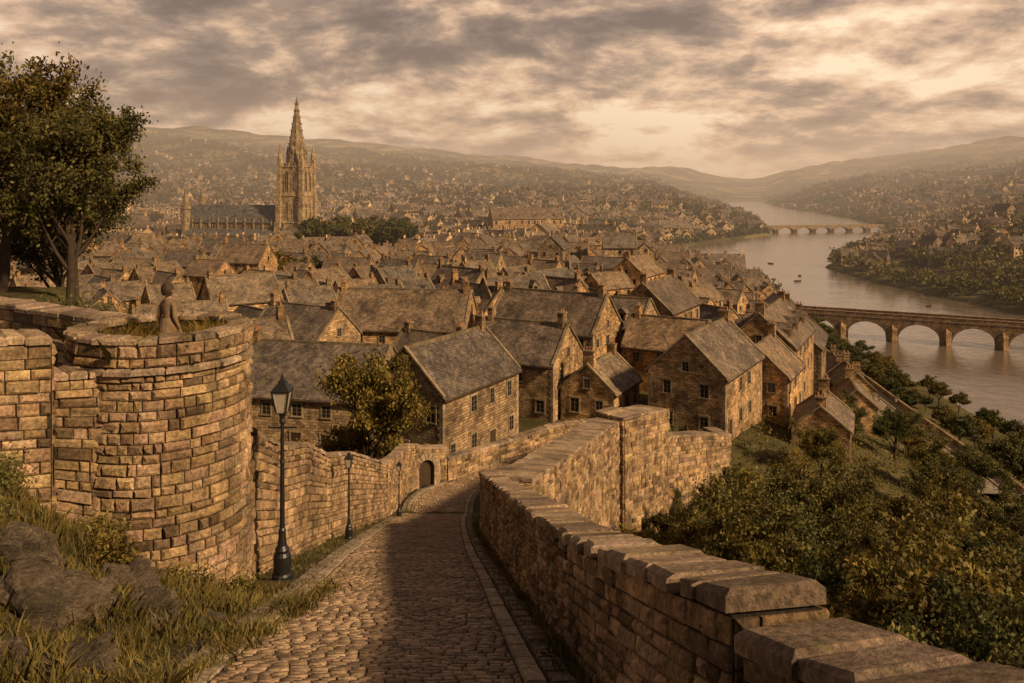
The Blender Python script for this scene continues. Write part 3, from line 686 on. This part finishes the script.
woods('hillside_woods',tl2,28,7,2.1,(.043,.043,.017),(.115,.096,.033))
tr_=[]
for _ in range(4400):
    Y=230+1500*random.random()**1.3; xr=float(np.interp(Y,RY,RX)); X=xr+3+random.random()**1.4*max(60,.75*Y-xr+160)
    if patch(X*.9,Y*.9)>-.4 or X-xr<12: tr_.append((X,Y))
woods('riverbank_woods',tr_,60,4.2,.95,(.07,.066,.022),(.23,.17,.046))
tr_=[]
for _ in range(5000):
    Y=1300+2400*random.random(); xr=float(np.interp(Y,RY,RX)); X=xr+10+random.random()*max(100,.8*Y-xr+160)
    if patch(X*.35,Y*.4)>.05 or random.random()<.12: tr_.append((X,Y))
woods('valley_woods',tr_,28,8,2.4)
n=44000
X=R.uniform(1.5,60,n); Y=R.uniform(2,100,n)
xe=np.interp(Y,EY,EX); k=(X>xe+.9)&(X<xe+46)
cl=np.sin(X*.9+Y*.3)*np.cos(Y*.7-X*.4); X,Y,cl=X[k],Y[k],cl[k]
Z=ground(X,Y)+np.abs(R.normal(size=len(X)))*.45*(1+cl*.6)
col=np.array([.075,.07,.026])+R.random((len(X),1))*np.array([[.12,.09,.025]]); 
link(bpy.data.objects.new('undergrowth',mesh_np('undergrowth',leafV(np.stack([X,Y,Z],-1),R.uniform(.07,.2,len(X))),np.arange(4*len(X)),np.full(len(X),4),[LEAF],None,np.repeat(col*(1+.4*cl[:,None]),4,0))))
def grass(name,X,Y,Z,h,c0=(.085,.08,.028),c1=(.25,.195,.065)):
    n=len(X); an=R.uniform(0,6.28,n); w=.004+.005*R.random(n)+h*.010; ln=R.normal(size=(n,2))*.4*h[:,None]
    dx,dy=np.cos(an)*w,np.sin(an)*w
    p=np.stack([X,Y,Z],-1)
    b0=p-np.stack([dx,dy,0*dx],-1); b1=p+np.stack([dx,dy,0*dx],-1)
    md=np.stack([ln[:,0]*.35,ln[:,1]*.35,h*.6],-1); tp=np.stack([ln[:,0],ln[:,1],h],-1)
    VV=np.stack([b0,b1,p+md+np.stack([dx,dy,0*dx],-1)*.7,p+tp,p+md-np.stack([dx,dy,0*dx],-1)*.7],1).reshape(-1,3)
    mx=R.random((n,1)); col=(np.array(c0)*(1-mx)+np.array(c1)*mx)*(1+.35*np.sin(X*1.3+Y*.8)*np.cos(Y*1.9-X))[:,None]
    return link(bpy.data.objects.new(name,mesh_np(name,VV,np.arange(5*n),np.full(n,5),[LEAF],None,np.repeat(col,5,0))))
def tufts(nt,per,xf,sig=.12):
    cs=[xf() for _ in range(nt)]; c=np.repeat(np.array(cs),per,0); return c[:,0]+R.normal(size=len(c))*sig,c[:,1]+R.normal(size=len(c))*sig
def bankpt():
    y=random.uniform(3,14.2); return -3.05-random.random()**1.1*6.4,y
X,Y=tufts(2000,26,bankpt,.09); k=(np.hypot(X-TX,Y-TY)>1.75)&~((X<-6.8)&(Y>13.3+(X+7.7)*.85-.5)); X,Y=X[k],Y[k]
hh=R.uniform(.06,.32,len(X))*(.5+.7*np.abs(np.sin(X*1.7)*np.cos(Y*1.3)))
grass('grass',X,Y,ground(X,Y)-.03,hh)
def vergept():
    y=4+random.random()**1.5*44; 
    if random.random()<.5: return cx(y)-.36-random.random()*.3,y
    return lw(max(y,16))+random.random()*.9+ (0 if y>16 else 1.2),max(y,10)
X,Y=tufts(750,14,vergept,.07); grass('grass',X,Y,ground(X,Y),R.uniform(.04,.16,len(X)))
an=R.uniform(0,6.28,3200); rr=1.2*np.sqrt(R.random(3200)); grass('tower_plants',TX+rr*np.cos(an),TY+rr*np.sin(an),np.full(3200,-3.5),R.uniform(.7,1.2,3200)*(.6+.4*rr/1.2),(.08,.074,.025),(.24,.185,.055))
def shrub(name,x,y,z,r,n,ls,c0,c1):
    c=R.normal(size=(7,3))*r*np.array([.55,.55,.3]); i_=R.integers(0,7,n); C=c[i_]+R.normal(size=(n,3))*r*.3; C[:,2]=np.abs(C[:,2]+r*.4)
    tcv=R.uniform(.5,1.4,7); mx=R.random((n,1)); col=(np.array(c0)*(1-mx)+np.array(c1)*mx)*tcv[i_][:,None]
    o=link(bpy.data.objects.new(name,mesh_np(name,leafV(C,R.uniform(.6,1.3,n)*ls),np.arange(4*n),np.full(n,4),[LEAF],None,np.repeat(col,4,0)))); o.location=(x,y,z)
for x,y,r in ((-12.4,22,1.0),(-14,23,1.2),(-15.5,27,1.3),(-17,31,1.4),(-13.5,26,.9),(-14.8,29,1.2)): shrub('shrub',x,y,gz(x,y),r,4500,.06,(.07,.066,.023),(.21,.165,.05))
for x,y,r in ((-8.0,12.0,.5),(-6.7,12.8,.4),(-5.2,13.0,.35),(-7.2,10.5,.45),(-4.6,13.6,.3),(-6,11.8,.35),(-5.1,14.6,.22)): shrub('shrub',x,y,gz(x,y)-.1,r,2600,.03,(.09,.08,.026),(.26,.195,.055))
for x,y,r in ((TX-.75,TY+.7,.42),(TX-.2,TY+.95,.36),(TX+.75,TY+.65,.38),(TX+.95,TY+.1,.3),(TX-1.0,TY,.3)): shrub('shrub',x,y,-3.1,r,1500,.025,(.07,.066,.022),(.22,.17,.05))
def rock(x,y,sx,sy,sz,seed):
    import bmesh
    bm=bmesh.new(); bmesh.ops.create_icosphere(bm,subdivisions=5,radius=1)
    from mathutils import noise as mn
    sv=Vector((seed*3.7,seed,0))
    for v in bm.verts:
        c=v.co.copy(); q=Vector((c.x,c.y,c.z*2.2))
        d=mn.voronoi(q*1.5+sv)[0]; f=mn.noise(c*1.1+sv)*.4+(d[1]-d[0])*.45+mn.fractal(q*3+sv,1,2,5)*.11
        v.co=c*(.72+f)
    me=bpy.data.meshes.new('rock'); bm.to_mesh(me); bm.free(); me.materials.append(ROCK)
    a=me.color_attributes.new("Col","FLOAT_COLOR","POINT"); a.data.foreach_set("color",np.ones(len(me.vertices)*4,np.float32))
    o=link(bpy.data.objects.new('rock',me)); o.location=(x,y,gz(x,y)-sz*.35); o.scale=(sx,sy,sz); o.rotation_euler=(.15,.25,seed)
for a in ((-5.3,8.9,1.0,.75,.55,1),(-6.3,10.0,.85,.8,.6,2),(-4.7,9.9,.6,.55,.38,3),(-4.3,7.7,.5,.45,.28,4),(-5.5,11.3,.6,.5,.45,5),(-5.0,7.4,.45,.4,.3,6),(-4.0,10.9,.3,.3,.2,7)): rock(*a)
# ------------------------------------------------------------ church
B=MB(); 
def lancet(T,w,h):
    S=B.T;B.T=S@T; pts=[(-w/2,-.08,0),(w/2,-.08,0),(w/2,-.08,h*.7),(w*.3,-.08,h*.88),(0,-.08,h),(-w*.3,-.08,h*.88),(-w/2,-.08,h*.7)]
    B.poly(pts,2); B.box(-w/2-.35,-w/2,-.3,0,-.3,h*.7,0,1.1);B.box(w/2,w/2+.35,-.3,0,-.3,h*.7,0,1.1);B.box(-.12,.12,-.2,-.08,0,h*.9,0,1.1); B.T=S
tw=7.2
B.box(-tw,tw,-tw,tw,-6,42,0)
for sx in (-1,1):
    for sy in (-1,1):
        for st,(hh,e) in enumerate(((14,2.2),(28,1.6),(42,1.0))):
            z0=(-6,14,28)[st]
            B.box(sx*tw-(1.4 if sx>0 else e),sx*tw+(e if sx>0 else 1.4),sy*tw-(1.4 if sy>0 else e),sy*tw+(e if sy>0 else 1.4),z0,hh,0,1.02)
        cxp,cyp=sx*(tw-.3),sy*(tw-.3)
        B.box(cxp-1.3,cxp+1.3,cyp-1.3,cyp+1.3,42,45.5,0); B.lathe([(1.6,45.5),(0,54)],cxp,cyp,8,0,.9)
for z in (13.5,27,41.4): B.box(-tw-.4,tw+.4,-tw-.4,tw+.4,z,z+.7,0,1.15)
for k in range(4):
    T=Matrix.Rotation(k*math.pi/2,4,'Z')@Matrix.Translation((0,-tw,0))
    for xx in (-2.4,2.4): lancet(T@Matrix.Translation((xx,0,29.5)),2.2,10.5); lancet(T@Matrix.Translation((xx,0,16)),1.6,8)
    lancet(T@Matrix.Translation((0,0,3)),3.2,9)
    for xx in np.linspace(-5,5,6): S=B.T; B.T=S@T; B.box(xx-.5,xx+.5,-.35,.3,42,43.6,0); B.T=S
B.lathe([(6.6,42),(5.9,44.5),(.0,78)],0,0,8,0,.7,ph=math.pi/8)
for k in range(8):
    a=k*math.pi/4+math.pi/8
    for q in range(9):
        z=46+q*3.4; r=5.9*(78-z)/33.5; B.box(r*math.cos(a)-.25,r*math.cos(a)+.25,r*math.sin(a)-.25,r*math.sin(a)+.25,z,z+.9,0,.7)
for k in range(4):
    S=B.T; B.T=Matrix.Rotation(k*math.pi/2,4,'Z')@Matrix.Translation((0,-5.6,0)); B.box(-1.3,1.3,-.4,2,43,48,0,.7); B.poly([(-1.7,-.5,48),(1.7,-.5,48),(0,-.5,52)],0);B.hexa([(-1.7,-.5,48),(1.7,-.5,48),(1.7,3,48),(-1.7,3,48),(-.05,-.5,52),(.05,-.5,52),(.05,3,52),(-.05,3,52)],0,.7);lancet(Matrix.Translation((0,-.4,43.8)),1.4,3.6); B.T=S
B.T=Matrix.Identity(4)
NL=-70
B.box(NL,-tw,-7,7,-6,14,0,.75); 
B.poly([(NL,-7,14),(NL,7,14),(NL,0,22)],0,1,flip=True)
for sy in (-1,1):
    lo=[(NL-.4,sy*7.7,13.3),(-tw,sy*7.7,13.3),(-tw,0,22),(NL-.4,0,22)]
    if sy>0: lo=[lo[1],lo[0],lo[3],lo[2]]
    B.hexa(lo+[(p[0],p[1],p[2]+.4) for p in lo],1)
    ys=sorted((sy*7.0,sy*12.5)); B.box(NL+3,-tw-2,ys[0],ys[1],-6,7,0,.75)
    lo=[(NL+2.6,sy*13,6.8),(-tw-1.8,sy*13,6.8),(-tw-1.8,sy*7.02,10.2),(NL+2.6,sy*7.02,10.2)]
    if sy>0: lo=[lo[1],lo[0],lo[3],lo[2]]
    B.hexa(lo+[(p[0],p[1],p[2]+.3) for p in lo],1)
    for k in range(10):
        xx=NL+5+k*5.9
        y0,y1=sorted((sy*12.5,sy*14.3)); B.box(xx-.6,xx+.6,y0,y1,-6,6,0,.85,.15)
        B.box(xx-.5,xx+.5,*sorted((sy*7,sy*7.8)),10,14.2,0,.85); B.lathe([(.5,14.2),(0,16.6)],xx,sy*7.4,6,0)
        if k<9:
            T=Matrix.Rotation(0 if sy<0 else math.pi,4,'Z'); X0=xx+2.8
            lancet(T@Matrix.Translation((X0 if sy<0 else -X0,-12.5,1)),2,4.8); lancet(T@Matrix.Translation((X0 if sy<0 else -X0,-7,10.4)),1.5,2.9)
for sx,sy in ((NL+1,-8),(NL+1,8)):
    B.lathe([(2.6,-6),(2.6,20),(3,20.2),(3,21),(2.6,21),(0,33)],sx,sy,8,0,.75,ph=.39)
o=B.obj('church',[CHW,CHR,GLASS]); o.location=(-109,405,gz(-109,405)); o.rotation_euler=(0,0,math.radians(-14)); o.scale=(.86,.86,1)
# ------------------------------------------------------------ bridges
def bridge(name,p0,p1,zd,zw,pitch,span,rise,wd):
    B=MB(); L=math.hypot(p1[0]-p0[0],p1[1]-p0[1]); n=int(L/ (pitch/20)); w=wd/2
    def bot(x):
        q=(x%pitch)-pitch/2
        if abs(q)<span/2: return zw+.6+rise*math.sqrt(max(0,1-(q/(span/2))**2))
        return zw-3
    for k in range(n):
        xa,xb=L*k/n,L*(k+1)/n; za,zb=bot(xa),bot(xb)
        B.poly([(xa,-w,za),(xb,-w,zb),(xb,-w,zd),(xa,-w,zd)],0,.6); B.poly([(xb,w,zb),(xa,w,za),(xa,w,zd),(xb,w,zd)],0,.6)
        B.poly([(xa,-w,za),(xa,w,za),(xb,w,zb),(xb,-w,zb)],0,.5)
    B.box(0,L,-w+.5,w-.5,zd-.2,zd+.05,0,.7)
    for sy in (-1,1):
        B.box(0,L,*sorted((sy*(w-.45),sy*(w+.12))),zd-.25,zd+.05,2,.7); B.box(0,L,*sorted((sy*(w-.4),sy*w*1.0+sy*.003)),zd+.05,zd+1.1,0,.65); B.box(0,L,*sorted((sy*(w-.48),sy*(w+.1))),zd+1.1,zd+1.3,2,.85)
    k=0
    while k*pitch<=L:
        x=k*pitch; hw=(pitch-span)/2
        for sy in (-1,1):
            z1=zw+rise*.75
            for aa,bb in (((x-hw,sy*w),(x,sy*(w+hw*1.1))),((x,sy*(w+hw*1.1)),(x+hw,sy*w))):
                B.poly([(*aa,zw-3),(*bb,zw-3),(*bb,z1),(*aa,z1)],0,.65,flip=sy>0)
            B.poly([(x-hw,sy*w,z1),(x,sy*(w+hw*1.1),z1),(x,sy*w,z1+1.5)],0,.75,flip=sy>0);B.poly([(x,sy*(w+hw*1.1),z1),(x+hw,sy*w,z1),(x,sy*w,z1+1.5)],0,.75,flip=sy>0)
        k+=1
    for kk in range(int(L/pitch)+1):
        xc=kk*pitch+pitch/2
        if xc>L: break
        for q in range(18):
            a0=math.pi*q/18+.01;a1=math.pi*(q+1)/18-.01; r=span/2
            for sy in (-1,1):
                P_=[(xc+(r+e)*math.cos(a),yy_,zw+.6+(rise+e)*math.sin(a)) for yy_ in sorted((sy*w,sy*(w+.12))) for e,a in ((0,a0),(.6,a0),(.6,a1),(0,a1))]
                B.hexa(P_,2,random.uniform(.55,.75))
    o=B.obj(name,[WALL,MORTAR,COPE]); o.location=(p0[0],p0[1],0); o.rotation_euler=(0,0,math.atan2(p1[1]-p0[1],p1[0]-p0[0])); return o
bridge('stone_arch_bridge',(82,277),(236,198),-40.6,-48,15,12,5.2,7)
bridge('stone_arch_bridge',(275,900),(435,940),-41.5,-48,24,20,4.5,7)
B=MB(); RR=Path([(56,95,0,0),(59,112,0,0),(62,130,0,0),(68,160,0,0),(74,200,0,0),(79,240,0,0),(83,276,0,0)]); n=60
m_,nt=newmat('asphalt'); g=N(nt,'ShaderNodeNewGeometry').outputs['Position']; f=noise(nt,g,.5,6); finish(nt,ramp(nt,f,[(.3,(.20,.16,.12)),(.7,(.34,.27,.2))]),.8)
for k in range(n):
    t0,t1=RR.L*k/n,RR.L*(k+1)/n
    def pp(t,o,dz):
        x,y,_,_=RR.at(t); nx,ny=RR.nrm(t); return (x+nx*o,y+ny*o,gz(x,y)+dz)
    B.poly([pp(t0,-2.6,.5),pp(t0,2.6,.5),pp(t1,2.6,.5),pp(t1,-2.6,.5)],0)
    for s in (-1,1):
        a0,a1=sorted((s*2.6,s*4.2)); B.hexa([pp(t0,a0,-1.5),pp(t0,a1,-1.5),pp(t1,a1,-1.5),pp(t1,a0,-1.5),pp(t0,a0,.62),pp(t0,a1,.62),pp(t1,a1,.62),pp(t1,a0,.62)],1,.8)
    B.hexa([pp(t0,4.2,-3),pp(t0,4.6,-3),pp(t1,4.6,-3),pp(t1,4.2,-3),pp(t0,4.2,1.5),pp(t0,4.6,1.5),pp(t1,4.6,1.5),pp(t1,4.2,1.5)],2,.8)
B.obj('riverside_road',[m_,KERB,STONE])
# ------------------------------------------------------------ people
COAT=flat('wool_coat',(.22,.15,.09),.9,.1); SKIN=flat('skin',(.42,.24,.16),.6); HAIR=flat('hair',(.05,.03,.015),.7); TROU=flat('trousers',(.05,.04,.035),.9)
def person_parts():
    J={'pel':(0,0,.95,.14),'wst':(0,0,1.1,.12),'chs':(0,-.01,1.3,.145),'nkb':(0,0,1.46,.07),'nk':(0,-.01,1.53,.055),
       'hd1':(0,-.02,1.6,.075),'hd2':(0,-.01,1.7,.085),
       'shL':(.155,0,1.42,.06),'elL':(.21,.03,1.14,.045),'wrL':(.19,-.10,.93,.032),'shR':(-.155,0,1.42,.06),'elR':(-.21,.03,1.14,.045),'wrR':(-.19,-.10,.93,.032),
       'hpL':(.1,0,.88,.1),'knL':(.11,-.02,.5,.07),'anL':(.12,.02,.1,.045),'toL':(.14,-.14,.04,.04),
       'hpR':(-.1,0,.88,.1),'knR':(-.11,0,.5,.07),'anR':(-.12,.04,.1,.045),'toR':(-.14,-.12,.04,.04)}
    for s,S in ((1,'L'),(-1,'R')):
        w=J['wr'+S]; J['pm'+S]=(w[0],w[1]-.03,w[2]-.07,.032)
        for f in range(4): J[f'f{f}{S}']=(w[0]+(f-1.5)*.02,w[1]-.045,w[2]-.13-(.01 if f in(1,2) else 0),.009); J[f'g{f}{S}']=(w[0]+(f-1.5)*.02,w[1]-.035+.0,w[2]-.17-(.01 if f in(1,2) else 0),.008)
        J['th'+S]=(w[0]-s*.04,w[1]-.05,w[2]-.08,.011)
    E=[('pel','wst'),('wst','chs'),('chs','nkb'),('nkb','nk'),('nk','hd1'),('hd1','hd2')]
    for S in 'LR': E+=[('chs','sh'+S),('sh'+S,'el'+S),('el'+S,'wr'+S),('wr'+S,'pm'+S),('pel','hp'+S),('hp'+S,'kn'+S),('kn'+S,'an'+S),('an'+S,'to'+S),('pm'+S,'th'+S)]+[('pm'+S,f'f{f}{S}') for f in range(4)]+[(f'f{f}{S}',f'g{f}{S}') for f in range(4)]
    ks=list(J); me=bpy.data.meshes.new('body'); me.from_pydata([J[k][:3] for k in ks],[(ks.index(a),ks.index(b_)) for a,b_ in E],[])
    o=link(bpy.data.objects.new('body',me)); md=o.modifiers.new('Skin','SKIN'); 
    for k,v in zip(ks,me.skin_vertices[0].data): v.radius=(J[k][3],J[k][3]*(.75 if k in('chs','wst','pel') else 1)); v.use_root=(k=='pel')
    sb=o.modifiers.new('Sub','SUBSURF'); sb.levels=1; sb.render_levels=1
    dg=bpy.context.evaluated_depsgraph_get(); me2=bpy.data.meshes.new_from_object(o.evaluated_get(dg)); bpy.data.objects.remove(o)
    me2.materials.clear()
    for mm in (COAT,SKIN,TROU,HAIR): me2.materials.append(mm)
    for p in me2.polygons:
        c=p.center; p.use_smooth=True
        p.material_index=1 if c.z>1.5 or (abs(c.x)>.12 and c.z<.92 and c.z>.68 and c.y<-.09) else (0 if c.z>.82 else (2 if c.z>.09 else 3))
    B=MB()
    B.lathe([(.14,1.14),(.165,.95),(.2,.72)],0,0,14,0); B.lathe([(.075,1.42),(.085,1.5),(.07,1.52)],0,0,12,0)
    B.lathe([(.085,1.57),(.112,1.64),(.118,1.70),(.1,1.77),(.06,1.81),(0,1.825)],0,.022,14,3)
    B.hexa([(-.012,-.125,1.625),(.012,-.125,1.625),(.018,-.09,1.625),(-.018,-.09,1.625),(-.006,-.1,1.68),(.006,-.1,1.68),(.012,-.085,1.68),(-.012,-.085,1.68)],1)
    for s in (-1,1):
        B.box(s*.035-.012,s*.035+.012,-.108,-.09,1.675,1.687,3); B.lathe([(.0,1.62),(.016,1.64),(.018,1.67),(0,1.69)],s*.1,0,6,1)
    B.box(-.022,.022,-.105,-.085,1.59,1.598,3)
    return me2,B.mesh('coat_hair_face',[COAT,SKIN,TROU,HAIR],True)
pb,pc=person_parts()
def person(x,y,z,r,s=1):
    e=link(bpy.data.objects.new('person',None)); e.location=(x,y,z); e.rotation_euler=(0,0,r); e.scale=(s,)*3
    for nm,mm in (('body',pb),('coat_hair_face',pc)):
        o=link(bpy.data.objects.new(nm,mm)); o.parent=e
person(TX+.08,TY+.05,-3.5,2.7,.97)
for x,y in ((60,118),(62,124),(66.5,150),(70,172),(71.5,186),(77,222),(67,146),(73.2,204),(61,129),(69,168),(74.5,205)): person(x,y,gz(x,y)+.5,random.uniform(0,6))
BW=flat('boat_hull',(.07,.045,.03)); 
def boat(x,y,r):
    B=MB(); sec=[(-2.6,.5,.35),(-1.5,.85,.0),(0,.95,-.05),(1.5,.75,0),(2.8,.05,.45)]
    for (x0,w0,z0),(x1,w1,z1) in zip(sec[:-1],sec[1:]):
        for s in (-1,1):
            B.poly([(x0,s*w0,.65),(x1,s*w1,.65),(x1,s*w1*.5,z1-.1),(x0,s*w0*.5,z0-.1)],0); B.poly([(x0,s*w0*.88,.62),(x1,s*w1*.88,.62),(x1,s*w1*.4,z1+.0),(x0,s*w0*.4,z0+.0)],0,.7)
        B.poly([(x0,-w0*.5,z0),(x1,-w1*.5,z1),(x1,w1*.5,z1),(x0,w0*.5,z0)],0)
    for xx in (-1.2,.4): B.box(xx,xx+.3,-.75,.75,.4,.46,0,1.4)
    o=B.obj('rowing_boat',[BW]); o.location=(x,y,-48.05); o.rotation_euler=(0,0,r)
for a in ((150,420,.5),(160,445,1.2),(168,520,2),(130,470,.3),(172,330,.9)): boat(*a)
# ------------------------------------------------------------ haze (homogeneous valley mist: absorption + warm emissive glow in place of scattered light)
m_,nt=newmat('haze'); v=N(nt,'ShaderNodeVolumeAbsorption'); v.inputs['Density'].default_value=.00019; v.inputs['Color'].default_value=(0,0,0,1)
em=N(nt,'ShaderNodeEmission'); em.inputs[0].default_value=(.66,.44,.28,1); em.inputs[1].default_value=.00019
av=N(nt,'ShaderNodeAddShader'); nt.links.new(v.outputs[0],av.inputs[0]); nt.links.new(em.outputs[0],av.inputs[1])
ou=N(nt,'ShaderNodeOutputMaterial'); nt.links.new(av.outputs[0],ou.inputs['Volume'])
B=MB(); B.box(-6500,6500,170,7600,-60,260); B.obj('haze',[m_])
# ------------------------------------------------------------ light & sky
sd=Vector((.70,-.48,.54)).normalized()
sl=bpy.data.lights.new('sun','SUN'); sl.energy=5.0; sl.angle=math.radians(4); sl.color=(1,.72,.42)
so=link(bpy.data.objects.new('sun',sl)); so.rotation_euler=sd.to_track_quat('Z','Y').to_euler()
w=bpy.data.worlds.new("World"); scene.world=w; w.use_nodes=True; nt=w.node_tree; nt.nodes.clear()
sky=N(nt,'ShaderNodeTexSky'); sky.sky_type='NISHITA'; sky.sun_disc=False; sky.sun_elevation=math.asin(sd.z); sky.sun_rotation=math.atan2(sd.x,sd.y); sky.dust_density=4
bg1=N(nt,'ShaderNodeBackground'); bg1.inputs[1].default_value=.1; nt.links.new(sky.outputs[0],bg1.inputs[0])
tc=N(nt,'ShaderNodeTexCoord').outputs['Generated']; sp=N(nt,'ShaderNodeSeparateXYZ'); nt.links.new(tc,sp.inputs[0])
def M(op,a,b_=None,c=None,clamp=False):
    n=N(nt,'ShaderNodeMath',operation=op); n.use_clamp=clamp
    for k,v_ in enumerate((a,b_,c)):
        if v_ is None: continue
        if isinstance(v_,(int,float)): n.inputs[k].default_value=v_
        else: nt.links.new(v_,n.inputs[k])
    return n.outputs[0]
zc=M('MAXIMUM',sp.outputs[2],0.0); dn=M('ADD',zc,.26)
cb=N(nt,'ShaderNodeCombineXYZ'); nt.links.new(M('DIVIDE',sp.outputs[0],dn),cb.inputs[0]); nt.links.new(M('DIVIDE',sp.outputs[1],dn),cb.inputs[1])
cb.inputs[2].default_value=3.7
CS=2.0
cl=noise(nt,cb.outputs[0],CS,15,.6,.2)
off=N(nt,'ShaderNodeVectorMath',operation='ADD'); nt.links.new(cb.outputs[0],off.inputs[0]); off.inputs[1].default_value=(.045,.09,0)
cl2=noise(nt,off.outputs[0],CS,15,.6,.2)
big=noise(nt,cb.outputs[0],.85,4,.55)
den=M('ADD',M('MULTIPLY',M('SUBTRACT',cl,.5),3.0),M('MULTIPLY',M('SUBTRACT',big,.5),2.8))
rel=M('MULTIPLY',M('SUBTRACT',cl,cl2),4.6)
gd=Vector((.38,1,.09)).normalized(); dt=N(nt,'ShaderNodeVectorMath',operation='DOT_PRODUCT'); nt.links.new(tc,dt.inputs[0]); dt.inputs[1].default_value=gd
dc=M('MAXIMUM',dt.outputs['Value'],0); gl=M('POWER',dc,26)
up=M('MULTIPLY',zc,-.9)
tone=M('ADD',M('ADD',M('ADD',M('MULTIPLY_ADD',den,-1.0,.46),rel),M('MULTIPLY',gl,.27)),up,clamp=True)
col=ramp(nt,tone,[(0,(.135,.098,.084)),(.22,(.205,.148,.12)),(.45,(.36,.25,.18)),(.7,(.72,.47,.295)),(1,(1.0,.77,.53))])
amt=M('MULTIPLY_ADD',gl,.2,1.0)
sc=N(nt,'ShaderNodeVectorMath',operation='SCALE'); nt.links.new(col,sc.inputs[0]); nt.links.new(amt,sc.inputs['Scale'])
hzcol=mixf(nt,M('POWER',dc,12),(.48,.315,.20),(.97,.66,.41))
hzc=mixf(nt,M('MULTIPLY',M('POWER',M('SUBTRACT',1,zc),26),.7),sc.outputs[0],hzcol)
bg2=N(nt,'ShaderNodeBackground'); nt.links.new(hzc,bg2.inputs[0]); bg2.inputs[1].default_value=1.1
ms=N(nt,'ShaderNodeMixShader'); ms.inputs[0].default_value=.93; nt.links.new(bg1.outputs[0],ms.inputs[1]); nt.links.new(bg2.outputs[0],ms.inputs[2])
wo=N(nt,'ShaderNodeOutputWorld'); nt.links.new(ms.outputs[0],wo.inputs[0])
# ------------------------------------------------------------ camera
cd=bpy.data.cameras.new('camera'); cd.lens=28.125; cd.sensor_width=36; cd.shift_y=-.148; cd.clip_end=20000; cd.clip_start=.1
co=link(bpy.data.objects.new('camera',cd)); co.location=(0,0,0); co.rotation_euler=(math.pi/2,0,0); scene.camera=co
scene.view_settings.view_transform='Standard'; scene.view_settings.look='None'; scene.view_settings.exposure=0
print('houses',cnt,'far',len(left),len(right))
